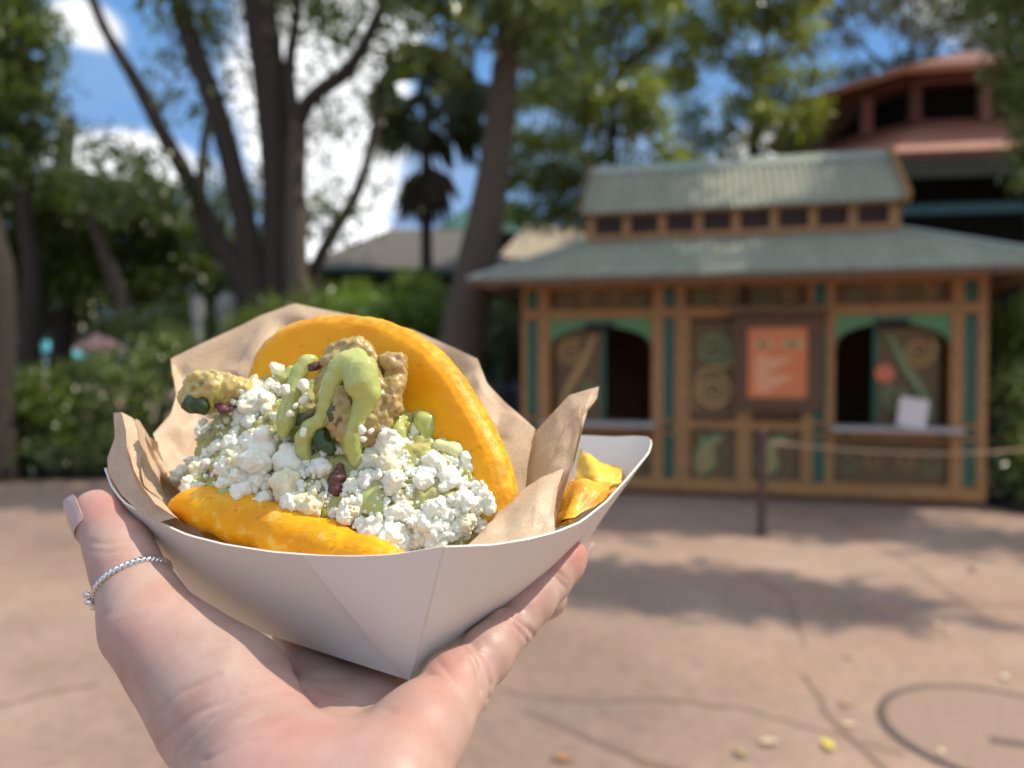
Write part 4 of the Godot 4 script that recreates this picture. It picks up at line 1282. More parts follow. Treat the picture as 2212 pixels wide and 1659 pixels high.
func liner() -> void:
	var fib := noise_tex(0.05, [[0.0, gray(0.86)], [0.5, gray(0.95)], [1.0, gray(1.0)]], 512, 91, FastNoiseLite.TYPE_SIMPLEX_SMOOTH, 5)
	var paper := tri_(mat(0.68, 0.51, 0.34, 0.5), 22.0, fib, normal_tex(0.15, 2.0, 256, 92), 0.35)
	paper.backlight_enabled = true
	paper.backlight = Color(0.70, 0.62, 0.48)
	var P := thing("paper_liner", "crumpled brown deli paper lining the tray and standing up behind the food", "paper liner", bp(0.4, 0.6))
	# the tall sheet behind the food
	var top := polyline([[330, 938, 0.335], [368, 895, 0.346], [381, 853, 0.353], [372, 800, 0.364], [369, 774, 0.369], [500, 712, 0.380], [560, 684, 0.384], [636, 656, 0.388], [690, 667, 0.386], [755, 680, 0.384], [830, 698, 0.380], [890, 712, 0.376], [985, 752, 0.366], [1032, 776, 0.359], [1052, 830, 0.348], [1090, 868, 0.338], [1157, 928, 0.322]], 110)
	var mid := polyline([[352, 1000, 0.330], [400, 930, 0.346], [430, 880, 0.356], [520, 800, 0.366], [560, 780, 0.364], [620, 770, 0.370], [700, 760, 0.370], [800, 780, 0.364], [900, 800, 0.358], [1000, 890, 0.341], [1080, 980, 0.322], [1140, 1010, 0.309]], 110)
	var low := polyline([[350, 1085, 0.318], [420, 1090, 0.335], [520, 1060, 0.345], [700, 1040, 0.345], [900, 1060, 0.330], [1060, 1100, 0.305], [1130, 1120, 0.292]], 110)
	var floor_ := polyline([[400, 1180, 0.305], [600, 1200, 0.330], [800, 1200, 0.325], [1000, 1200, 0.300], [1120, 1180, 0.285]], 110)
	var g := Geo.new()
	g.sheet(loft([floor_, low, mid, top], 64))
	crumple(g, 0.0024, 22.0, 93, 26)
	bump(g, 0.0030, 9.0, 94, false, 3, 0.2)
	part_w("back_sheet", g, paper, P)
	# folded corner at the left: outer face and turned-in strip
	var edge_out := polyline([[345, 1127, 0.268], [299, 1106, 0.274], [262, 1068, 0.282], [235, 1024, 0.292], [232, 990, 0.299], [248, 944, 0.303], [245, 892, 0.306]], 60)
	var ridge := polyline([[381, 1118, 0.266], [336, 1090, 0.270], [306, 1051, 0.277], [288, 1015, 0.284], [274, 966, 0.291], [272, 930, 0.297], [262, 890, 0.304]], 60)
	var inner := polyline([[383, 1117, 0.267], [354, 1081, 0.276], [329, 1038, 0.285], [317, 990, 0.293], [308, 962, 0.298], [299, 921, 0.302], [285, 902, 0.304]], 60)
	var deep := polyline([[400, 1140, 0.285], [380, 1110, 0.294], [352, 1060, 0.302], [335, 1010, 0.308], [322, 975, 0.312], [308, 930, 0.313], [292, 908, 0.312]], 60)
	g = Geo.new()
	g.sheet(loft([edge_out, ridge], 24))
	crumple(g, 0.0006, 60.0, 95)
	part_w("folded_corner", g, paper, P)
	g = Geo.new()
	g.sheet(loft([ridge, inner, deep], 25))
	crumple(g, 0.0005, 70.0, 96)
	part_w("turned_edge", g, paper, P)
	# inner pleats between the folded corner and the back sheet
	var pl := [polyline([[292, 905, 0.314], [301, 908, 0.318], [324, 943, 0.322], [342, 955, 0.326]], 30), polyline([[310, 965, 0.306], [322, 985, 0.316], [338, 984, 0.314], [352, 1000, 0.330]], 30), polyline([[335, 1045, 0.300], [350, 1050, 0.316], [372, 1040, 0.312], [400, 1050, 0.330]], 30), polyline([[360, 1110, 0.298], [385, 1100, 0.310], [410, 1090, 0.312], [440, 1100, 0.325]], 30)]
	g = Geo.new()
	g.sheet(loft(pl, 37))
	crumple(g, 0.0010, 50.0, 97)
	part_w("pleat", g, paper, P)
	# upright flap on the right, two layers of it
	var fl := [polyline([[1120, 1020, 0.322], [1150, 940, 0.3215], [1195, 890, 0.317], [1230, 853, 0.318], [1294, 835, 0.320]], 48), polyline([[1135, 1070, 0.306], [1180, 985, 0.309], [1212, 925, 0.311], [1245, 893, 0.313], [1289, 862, 0.318]], 48), polyline([[1150, 1100, 0.292], [1185, 1040, 0.297], [1222, 975, 0.303], [1244, 945, 0.306], [1270, 890, 0.313]], 48), polyline([[1170, 1150, 0.277], [1204, 1101, 0.283], [1223, 1056, 0.290], [1240, 1003, 0.297], [1257, 935, 0.305]], 48)]
	g = Geo.new()
	g.sheet(loft(fl, 46))
	crumple(g, 0.0007, 55.0, 98)
	part_w("right_flap", g, paper, P)
	var f2 := [polyline([[1196, 1146, 0.273], [1212, 1085, 0.281], [1234, 1010, 0.291], [1250, 940, 0.300], [1256, 872, 0.309]], 44), polyline([[1180, 1120, 0.280], [1194, 1060, 0.288], [1214, 1000, 0.295], [1235, 935, 0.303], [1243, 880, 0.309]], 44), polyline([[1160, 1090, 0.288], [1172, 1045, 0.295], [1188, 1000, 0.300], [1213, 935, 0.306], [1230, 895, 0.311]], 44)]
	g = Geo.new()
	g.sheet(loft(f2, 30))
	crumple(g, 0.0005, 70.0, 99)
	part_w("right_flap_layer", g, paper, P)
	# sheet turned down over the near right rim
	var fr := [polyline([[1005, 1182, 0.245], [1090, 1178, 0.246], [1150, 1163, 0.252], [1199, 1147, 0.2585]], 40), polyline([[1030, 1160, 0.252], [1100, 1140, 0.256], [1155, 1130, 0.258], [1196, 1108, 0.266]], 40), polyline([[1061, 1128, 0.262], [1105, 1090, 0.268], [1160, 1075, 0.268], [1204, 1055, 0.277]], 40), polyline([[1085, 1090, 0.275], [1125, 1063, 0.277], [1169, 1037, 0.280], [1219, 1011, 0.288]], 40), polyline([[1080, 1095, 0.285], [1125, 1075, 0.287], [1165, 1045, 0.291], [1213, 1020, 0.296]], 40)]
	g = Geo.new()
	g.sheet(loft(fr, 49))
	crumple(g, 0.0007, 45.0, 100)
	part_w("front_fold", g, paper, P)

func chips() -> void:
	var chip := tri_(mat(1, 1, 1, 0.42, true), 40.0, null, normal_tex(0.08, 4.0, 256, 111), 0.7)
	chip.subsurf_scatter_enabled = true; chip.subsurf_scatter_strength = 0.15
	var defs := [
		["pale yellow curled plantain chip standing highest at the tray's right end", [[1246, 1060, 0.335], [1250, 1010, 0.345], [1257, 972, 0.352]], [[1285, 1055, 0.326], [1285, 1020, 0.334], [1270, 988, 0.345]], [[1316, 1052, 0.328], [1320, 1030, 0.335], [1300, 1009, 0.346]], [[1338, 1050, 0.331], [1342, 1032, 0.336], [1343, 1014, 0.342]], Color(0.93, 0.60, 0.05)],
		["deep orange plantain chip browned at the edge, low at the tray's right end", [[1203, 1142, 0.285], [1212, 1090, 0.296], [1222, 1052, 0.303]], [[1230, 1128, 0.281], [1245, 1075, 0.290], [1262, 1040, 0.302]], [[1265, 1105, 0.288], [1280, 1070, 0.296], [1295, 1047, 0.307]], [[1300, 1080, 0.300], [1310, 1062, 0.305], [1322, 1052, 0.313]], Color(0.90, 0.45, 0.015)],
		["plantain chip lying flat beneath the two others at the tray's right end", [[1215, 1110, 0.315], [1225, 1080, 0.335], [1235, 1040, 0.352]], [[1250, 1105, 0.315], [1265, 1075, 0.335], [1280, 1045, 0.352]], [[1290, 1090, 0.318], [1310, 1060, 0.336], [1320, 1040, 0.350]], [[1320, 1070, 0.322], [1345, 1045, 0.336], [1360, 1020, 0.346]], Color(0.78, 0.36, 0.02)]]
	var f := FastNoiseLite.new(); f.frequency = 55.0
	for i in defs.size():
		var s = defs[i]
		var lines := []
		for k in range(1, 5): lines.append(polyline(s[k], 14))
		var g := Geo.new()
		g.sheet(loft(lines, 20), Color.WHITE, 0.0016)
		bump(g, 0.0011, 90.0, 112 + i)
		bump(g, 0.0006, 320.0, 122 + i)
		for q in g.v.size():
			var t := clampf(f.get_noise_3dv(g.v[q]) * 1.5 + (0.1 if i == 0 else 0.4), 0, 1)
			var edge := maxf(absf(g.uv[q].x - 0.5), absf(g.uv[q].y - 0.5)) * 2.0
			var c: Color = s[5]
			g.c[q] = c.lerp(Color(0.42, 0.13, 0.012), t * (0.25 if i == 0 else 0.6)).lerp(Color(0.9, 0.55, 0.08), smoothstep(0.8, 1.0, edge) * (0.6 if i == 0 else 0.2))
		solo("plantain_chip", g, chip, s[0], "plantain chip", "plantain chips in the tray")

var mound := []
func cap(P: Array, called := "") -> Array:      # chain of [u, v, depth, radius in view units] -> bones
	var b := []
	for i in P.size() - 1:
		var p = P[i]
		var q = P[i + 1]
		b.append([at(p[0], p[1], p[2]), at(q[0], q[1], q[2]), p[3] * p[2] / F, q[3] * q[2] / F])
	return b

func capz(P: Array) -> Array:      # the same with close-up coordinates
	var Q := []
	for p in P:
		var w := pz(p[0], p[1])
		Q.append([w.x, w.y, p[2], p[3] * 0.3672])
	return cap(Q)

func lay(P: Array, out: float) -> Array:      # chain of [x, y, radius] lying on the filling
	var b := []
	for i in P.size() - 1:
		var p = P[i]
		var q = P[i + 1]
		var rp: float = p[2] * 0.3672 * 0.28 / F
		var rq: float = q[2] * 0.3672 * 0.28 / F
		b.append([surf(p[0], p[1], rp * out), surf(q[0], q[1], rq * out), rp, rq])
	return b

func corn_cakes() -> void:
	var cm := tri_(mat(1, 1, 1, 0.42, true), 55.0, null, normal_tex(0.1, 4.0, 256, 131), 0.55)
	cm.metallic_specular = 0.38
	cm.subsurf_scatter_enabled = true; cm.subsurf_scatter_strength = 0.2
	# upper cake: a thick disc with rounded rim standing behind the filling
	var a := at(548, 830, 0.330); var b := at(1112, 1060, 0.274); var c := at(770, 685, 0.318)
	var X := (b - a).normalized()
	var N := X.cross((c - a).normalized()).normalized()
	if N.dot(lens_tf.origin - a) < 0: N = -N
	var Y := N.cross(X).normalized()
	var O := (a + b) / 2.0
	var poly := PackedVector2Array()
	for p in [[548, 822], [566, 769], [590, 738], [625, 710], [662, 695], [706, 686], [768, 682], [834, 693], [897, 717], [952, 757], [1000, 812], [1036, 870], [1072, 932], [1098, 988], [1115, 1062], [1100, 1130], [1000, 1190], [850, 1190], [700, 1110], [590, 980], [550, 880]]:
		var dir := (at(p[0], p[1], 1.0) - lens_tf.origin)
		var t := (O - lens_tf.origin).dot(N) / dir.dot(N)
		var w := lens_tf.origin + dir * t - O
		poly.append(Vector2(w.dot(X), w.dot(Y)))
	var lo := poly[0]
	var hi := poly[0]
	for p in poly: lo = lo.min(p); hi = hi.max(p)
	var cell := 0.0012
	var hz := 0.0085
	var f := Field.new(Vector3(lo.x - 0.012, lo.y - 0.012, -hz - 0.016), Vector3(hi.x + 0.012, hi.y + 0.012, hz + 0.016), cell)
	var flat := PackedFloat32Array()
	for y in f.ny:
		for x in f.nx:
			var p := Vector2(f.o.x + x * cell, f.o.y + y * cell)
			var m := 1e9
			for i in poly.size():
				m = minf(m, p.distance_squared_to(Geometry2D.get_closest_point_to_segment(p, poly[i], poly[(i + 1) % poly.size()])))
			flat.append(-sqrt(m) if Geometry2D.is_point_in_polygon(p, poly) else sqrt(m))
	var r := 0.0075
	for z in f.nk:
		for y in f.ny:
			for x in f.nx:
				var d2 := flat[y * f.nx + x]
				var bow := 0.0045 * (1.0 - smoothstep(-0.05, 0.0, d2))      # the inner face is slightly dished
				var zz := f.o.z + z * cell
				var top := zz - (hz - bow) if zz > 0 else -zz - hz
				var q := Vector2(maxf(d2 + r, 0), maxf(top + r, 0)).length() + minf(maxf(d2 + r, top + r), 0.0) - r
				f.a[(z * f.ny + y) * f.nx + x] = q
	var g := f.geo()
	var n1 := FastNoiseLite.new(); n1.frequency = 260.0; n1.fractal_octaves = 3
	var n2 := FastNoiseLite.new(); n2.frequency = 45.0; n2.seed = 4; n2.fractal_octaves = 3
	var n3 := FastNoiseLite.new(); n3.frequency = 700.0; n3.seed = 6; n3.fractal_octaves = 2
	var bas := Basis(X, Y, N)
	for i in g.v.size():
		var p := g.v[i]
		var yi := clampi(int((p.y - f.o.y) / cell), 0, f.ny - 1)
		var d2: float = flat[yi * f.nx + clampi(int((p.x - f.o.x) / cell), 0, f.nx - 1)]
		var crust := smoothstep(-0.0075, -0.002, d2)
		var k := n1.get_noise_3dv(p)
		var big := n2.get_noise_3dv(p)
		var col := Color(0.86, 0.36, 0.001).lerp(Color(0.89, 0.42, 0.004), clampf(0.5 + big, 0, 1))
		col = col.lerp(Color(0.82, 0.42, 0.02).lerp(Color(0.66, 0.25, 0.004), clampf(k * 1.6 + 0.3, 0, 1)), crust)
		col = col.lerp(Color(0.45, 0.19, 0.015), crust * smoothstep(0.1, 0.5, n2.get_noise_3dv(p * 1.4 + Vector3(0.3, 0, 0))) * 0.65)
		if n3.get_noise_3dv(p) > 0.64: col = col.lerp(Color(0.42, 0.15, 0.01), 0.45)
		g.c[i] = col
		var rad := Vector3(p.x, p.y, 0).normalized()
		p += rad * crust * (k * 0.0003 + big * 0.0006) + Vector3(0, 0, 1) * (big * 0.0008 * (1.0 - crust) + k * 0.00015)
		g.v[i] = O + bas * p
	solo("corn_cake_half", g, cm, "upper half of the golden corn cake, arching behind the filling", "corn cake", "halves of the corn cake")
	# lower cake: its thick edge runs along the near rim, the rest lies under the filling
	var bones := cap([[385, 1100, 0.286, 21], [410, 1094, 0.286, 30], [450, 1098, 0.284, 40], [525, 1118, 0.278, 52], [620, 1150, 0.270, 54], [715, 1182, 0.263, 50], [800, 1208, 0.254, 40], [862, 1218, 0.247, 27]])
	bones += cap([[470, 1130, 0.310, 40], [600, 1160, 0.320, 44], [740, 1190, 0.305, 44], [900, 1210, 0.285, 34]])
	bones += cap([[560, 1130, 0.298, 48], [680, 1170, 0.292, 48], [820, 1205, 0.276, 38]])
	g = field_of(bones, 0.0011, 0.006).geo()
	bump(g, 0.0007, 45.0, 135)
	bump(g, 0.0003, 300.0, 136)
	for i in g.v.size():
		var p := g.v[i]
		var k := clampf(0.45 + n2.get_noise_3dv(p) * 0.9 + n1.get_noise_3dv(p) * 0.5, 0, 1)
		var col := Color(0.80, 0.32, 0.002).lerp(Color(0.88, 0.42, 0.006), k)
		var blis := n1.get_noise_3dv(p * 0.6 + Vector3(2, 0, 0))
		col = col.lerp(Color(0.88, 0.60, 0.14), smoothstep(0.25, 0.5, blis) * 0.6)
		if n3.get_noise_3dv(p) > 0.64: col = col.lerp(Color(0.30, 0.11, 0.01), 0.6)
		g.c[i] = col
	solo("corn_cake_half", g, cm, "lower half of the golden corn cake, its crisp edge along the near tray rim", "corn cake", "halves of the corn cake")

func filling() -> void:
	var n1 := FastNoiseLite.new(); n1.frequency = 130.0; n1.fractal_octaves = 3
	var n2 := FastNoiseLite.new(); n2.frequency = 420.0; n2.seed = 3; n2.fractal_octaves = 2
	# moist base under the cheese
	mound = cap([[470, 1062, 0.290, 72], [515, 985, 0.297, 76], [570, 930, 0.302, 88], [640, 880, 0.304, 85]])
	mound += cap([[560, 1060, 0.282, 100], [640, 1000, 0.290, 115], [740, 930, 0.296, 110], [800, 880, 0.299, 90]])
	mound += cap([[690, 1080, 0.272, 90], [760, 1030, 0.280, 110], [850, 990, 0.286, 115], [920, 960, 0.289, 85]])
	mound += cap([[800, 1120, 0.262, 80], [870, 1080, 0.268, 105], [950, 1060, 0.274, 105], [1010, 1050, 0.277, 85], [1040, 1045, 0.279, 68]])
	mound += cap([[860, 1160, 0.254, 45], [950, 1130, 0.258, 62], [1010, 1100, 0.265, 72]])
	mound += cap([[560, 1100, 0.276, 60], [680, 1130, 0.268, 55], [790, 1160, 0.260, 48]])
	for b in mound:
		b[0] += (b[0] - lens_tf.origin).normalized() * 0.014; b[1] += (b[1] - lens_tf.origin).normalized() * 0.014
	var base_m := mat(1, 1, 1, 0.28, true)
	base_m.subsurf_scatter_enabled = true; base_m.subsurf_scatter_strength = 0.1
	var g := field_of(mound, 0.0015, 0.008).geo()
	bump(g, 0.0030, 150.0, 141)
	bump(g, 0.0012, 420.0, 142)
	for i in g.v.size():
		var p := g.v[i]
		var k := n1.get_noise_3dv(p)
		var c := Color(0.30, 0.30, 0.06).lerp(Color(0.50, 0.45, 0.17), clampf(0.5 + k, 0, 1))
		c = c.lerp(Color(0.17, 0.16, 0.045), clampf(n1.get_noise_3dv(p * 1.7 + Vector3(5, 0, 0)) * 2.0 - 0.25, 0, 1))
		g.c[i] = c
	solo("filling", g, base_m, "moist green and yellow filling heaped between the two corn cake halves", "filling")
	# roast chicken
	var meat := mat(1, 1, 1, 0.38, true)
	meat.subsurf_scatter_enabled = true; meat.subsurf_scatter_strength = 0.12
	var pieces := [
		["tan roast chicken chunk standing in the middle, half covered by green sauce", capz([[1130, 385, 0.283, 62], [1090, 470, 0.282, 118], [1060, 600, 0.281, 130], [1080, 720, 0.279, 125], [1110, 830, 0.277, 110]]) + capz([[1040, 380, 0.284, 46], [1130, 372, 0.282, 52], [1215, 405, 0.283, 48], [1225, 520, 0.280, 66], [1255, 680, 0.279, 70], [1300, 770, 0.279, 60]]) + capz([[1280, 600, 0.279, 60], [1240, 780, 0.277, 74], [1215, 860, 0.277, 70]]), Color(0.37, 0.27, 0.09), Color(0.46, 0.37, 0.15)],
		["small tan chicken lobe leaning right of the sauced chunk, against the yellow cake", capz([[1350, 440, 0.284, 56], [1390, 440, 0.283, 44], [1398, 520, 0.283, 50], [1360, 590, 0.281, 56], [1345, 670, 0.279, 50], [1395, 720, 0.279, 36]]), Color(0.38, 0.26, 0.085), Color(0.46, 0.34, 0.14)],
		["yellow green sauced chicken chunk at the far left of the filling", capz([[180, 600, 0.300, 48], [230, 570, 0.299, 58], [320, 580, 0.298, 72], [420, 575, 0.299, 58], [500, 590, 0.300, 46]]) + capz([[175, 660, 0.299, 50], [260, 650, 0.298, 70], [350, 640, 0.299, 70]]) + capz([[232, 495, 0.300, 8], [240, 530, 0.299, 22], [250, 560, 0.299, 40]]), Color(0.48, 0.42, 0.10), Color(0.52, 0.40, 0.16)]]
	for s in pieces:
		g = field_of(s[1], 0.0009, 0.003).geo()
		bump(g, 0.0016, 105.0, 151)
		bump(g, 0.0013, 170.0, 153, true, 3)
		bump(g, 0.0005, 330.0, 152)
		for i in g.v.size():
			var p := g.v[i]
			var c: Color = (s[2] as Color).lerp(s[3], clampf(0.5 + n1.get_noise_3dv(p), 0, 1))
			c = c.lerp(Color(0.20, 0.10, 0.035), clampf(n1.get_noise_3dv(p * 1.6 + Vector3(1, 4, 0)) * 2.2 - 0.5, 0, 0.7))
			if n2.get_noise_3dv(p) > 0.6: c = c.lerp(Color(0.08, 0.04, 0.015), 0.5)
			g.c[i] = c
		solo("chicken_piece", g, meat, s[0], "chicken piece", "roast chicken in the filling")
	# charred skins, pepper, herbs, onion
	var dark := mat(0.035, 0.03, 0.018, 0.25)
	var herb := mat(0.035, 0.075, 0.018, 0.35)
	herb.backlight_enabled = true; herb.backlight = Color(0.3, 0.3, 0.1)
	var bits := [
		["herb_leaf", "dark green herb flecks clinging to the left chicken chunk", capz([[140, 650, 0.2975, 16], [200, 660, 0.295, 34], [260, 680, 0.2945, 36], [180, 690, 0.296, 40], [240, 710, 0.2945, 34]]), herb, "herb"],
		["herb_leaf", "dark green leaf tucked under the middle sauce strand", capz([[935, 820, 0.275, 22], [950, 880, 0.274, 30], [980, 930, 0.273, 34], [1010, 960, 0.273, 26]]), herb, "herb"],
		["pepper_strip", "charred grey green pepper strip beneath the left sauce strand", capz([[800, 790, 0.283, 20], [850, 765, 0.281, 32], [905, 750, 0.280, 22]]), mat(0.12, 0.12, 0.07, 0.3), "pepper strip"],
		["pepper_strip", "charred dark pepper piece between the two middle sauce strands", capz([[990, 740, 0.2735, 26], [1035, 730, 0.2725, 40], [1060, 790, 0.2725, 36], [1010, 790, 0.273, 30]]), mat(0.085, 0.085, 0.045, 0.25), "pepper strip"],
		["pepper_strip", "small charred skin at the upper left edge of the sauced chunk", capz([[880, 490, 0.279, 14], [905, 460, 0.278, 22], [930, 450, 0.278, 16]]), mat(0.10, 0.05, 0.035, 0.25), "pepper strip"],
		["onion_slice", "pale translucent onion wedge resting on the upper cake at the right", lay([[1625, 850, 42], [1700, 872, 76], [1790, 930, 74], [1880, 990, 40]], 1.25) + lay([[1640, 930, 40], [1740, 960, 46], [1830, 1000, 30]], 1.3), mat(0.74, 0.70, 0.38, 0.2), "onion"],
		["red_onion_bit", "purple brown onion piece near the middle of the cheese", lay([[1060, 1050, 26], [1045, 1120, 42], [1035, 1190, 34]], 0.7) + lay([[1020, 1120, 22], [1010, 1170, 18]], 0.7), mat(0.13, 0.052, 0.05, 0.3), "onion"],
		["red_onion_bit", "small purple brown onion piece under the left chicken chunk", capz([[330, 690, 0.2955, 16], [370, 715, 0.295, 22], [420, 715, 0.295, 14]]), mat(0.13, 0.05, 0.06, 0.25), "onion"]]
	for s in bits:
		if s[0] == "onion_slice":
			s[3].subsurf_scatter_enabled = true; s[3].subsurf_scatter_strength = 0.3
		g = field_of(s[2], 0.0007, 0.002).geo()
		bump(g, 0.0011 if s[0] != "onion_slice" else 0.0004, 260.0, 161)
		solo(s[0], g, s[3], s[1], s[4])
	# green sauce
	var sauce := mat(0.45, 0.49, 0.14, 0.10)
	sauce.metallic_specular = 0.6
	sauce.subsurf_scatter_enabled = true; sauce.subsurf_scatter_strength = 0.12
	var st := [
		["thick pale green sauce ribbon hanging over the top of the middle chunk, forked in two", capz([[1150, 415, 0.2755, 58], [1110, 440, 0.2745, 72], [1045, 480, 0.274, 60], [1008, 550, 0.2735, 54], [985, 620, 0.2735, 50], [972, 700, 0.2735, 45], [945, 780, 0.2745, 44], [890, 820, 0.2765, 52], [845, 880, 0.278, 48], [848, 960, 0.278, 42], [870, 1000, 0.278, 28]]) + capz([[1160, 420, 0.2755, 66], [1185, 490, 0.2725, 94], [1190, 560, 0.272, 100], [1222, 620, 0.272, 74], [1192, 700, 0.272, 56], [1158, 790, 0.2725, 52], [1128, 870, 0.273, 58], [1130, 940, 0.2735, 54], [1150, 1010, 0.274, 42]]) + capz([[1110, 500, 0.2722, 40], [1190, 490, 0.2715, 44]])],
		["pale green sauce ribbon running down the left of the middle chunk", capz([[895, 425, 0.286, 34], [860, 440, 0.285, 44], [815, 500, 0.284, 46], [790, 570, 0.283, 46], [780, 640, 0.282, 50], [755, 720, 0.281, 56], [735, 790, 0.280, 52], [725, 850, 0.2795, 36]]) + capz([[770, 480, 0.289, 28], [735, 540, 0.288, 32], [690, 520, 0.290, 24]])],
		["short pale green sauce drip at the right foot of the middle chunk", lay([[1370, 735, 30], [1390, 780, 48], [1400, 850, 46], [1415, 890, 34]], 1.0) + lay([[1450, 770, 26], [1475, 780, 18]], 1.0)],
		["flat pale green sauce patch against the upper cake, left of the onion wedge", lay([[1520, 740, 44], [1560, 790, 66], [1575, 840, 52], [1570, 920, 40], [1560, 1000, 34], [1590, 1050, 20]], 1.1)],
		["runny yellow green sauce pool low in the middle of the cheese", lay([[1290, 1120, 36], [1270, 1200, 56], [1230, 1270, 60], [1290, 1300, 60], [1330, 1370, 30]], -0.45) ],
		["runny yellow green sauce pool along the left of the lower cake", lay([[300, 1170, 40], [390, 1195, 34], [540, 1240, 34], [640, 1225, 44]], 0.1) ]]
	for k in st.size():
		g = field_of(st[k][1], 0.0008, 0.0014 if k < 4 else 0.004).geo()
		bump(g, 0.0005, 110.0, 171 + k)
		solo("green_sauce", g, sauce, st[k][0], "sauce", "green sauce on the filling")

func surf(X: float, Y: float, out := 0.0) -> Vector3:    # where the sight line through a close-up point meets the filling
	var w := pz(X, Y)
	var dir := (at(w.x, w.y, 1.0) - lens_tf.origin)
	var t := 0.235
	for i in 60:
		var s := sd(mound, lens_tf.origin + dir * t)
		if s < 0.0004: break
		t += maxf(s * 0.85, 0.0006)
		if t > 0.325: break
	return lens_tf.origin + dir * (minf(t, 0.312) - out)

func crumb_mesh(seed_: int, lumps: int, fine: float) -> ArrayMesh:     # about 10 mm across, made of many stuck grains
	var r := RandomNumberGenerator.new()
	r.seed = seed_
	var b := []
	b.append([Vector3.ZERO, Vector3(r.randf_range(-1, 1), r.randf_range(-1, 1), r.randf_range(-1, 1)) * 0.0016, 0.0027, 0.0024])
	for i in lumps:
		var d := Vector3(r.randfn(), r.randfn(), r.randfn()).normalized()
		d.y *= 0.8
		var q := d * r.randf_range(0.0018, 0.0037)
		b.append([q, q + Vector3(r.randfn(), r.randfn(), r.randfn()) * 0.0004, r.randf_range(0.0008, 0.0017), r.randf_range(0.0006, 0.0014)])
	if seed_ % 2 == 0:      # a broken chunk with flatter faces
		b.resize(1)
		for i in 5:
			var d := Vector3(r.randfn(), r.randfn() * 0.7, r.randfn()).normalized()
			b.append([d * 0.0014, d * r.randf_range(0.002, 0.0034), r.randf_range(0.0016, 0.0023), r.randf_range(0.0007, 0.0014)])
		for i in 7:
			var d := Vector3(r.randfn(), r.randfn(), r.randfn()).normalized() * r.randf_range(0.003, 0.0042)
			b.append([d, d * 1.04, r.randf_range(0.0005, 0.0010), r.randf_range(0.0004, 0.0008)])
	var g := field_of(b, 0.00042, 0.0006).geo()
	if seed_ % 2 == 0: bump(g, 0.0005, 330.0, seed_ + 5, true, 2)
	bump(g, fine, 900.0, seed_)
	bump(g, fine * 0.8, 350.0, seed_ + 1)
	return g.mesh()

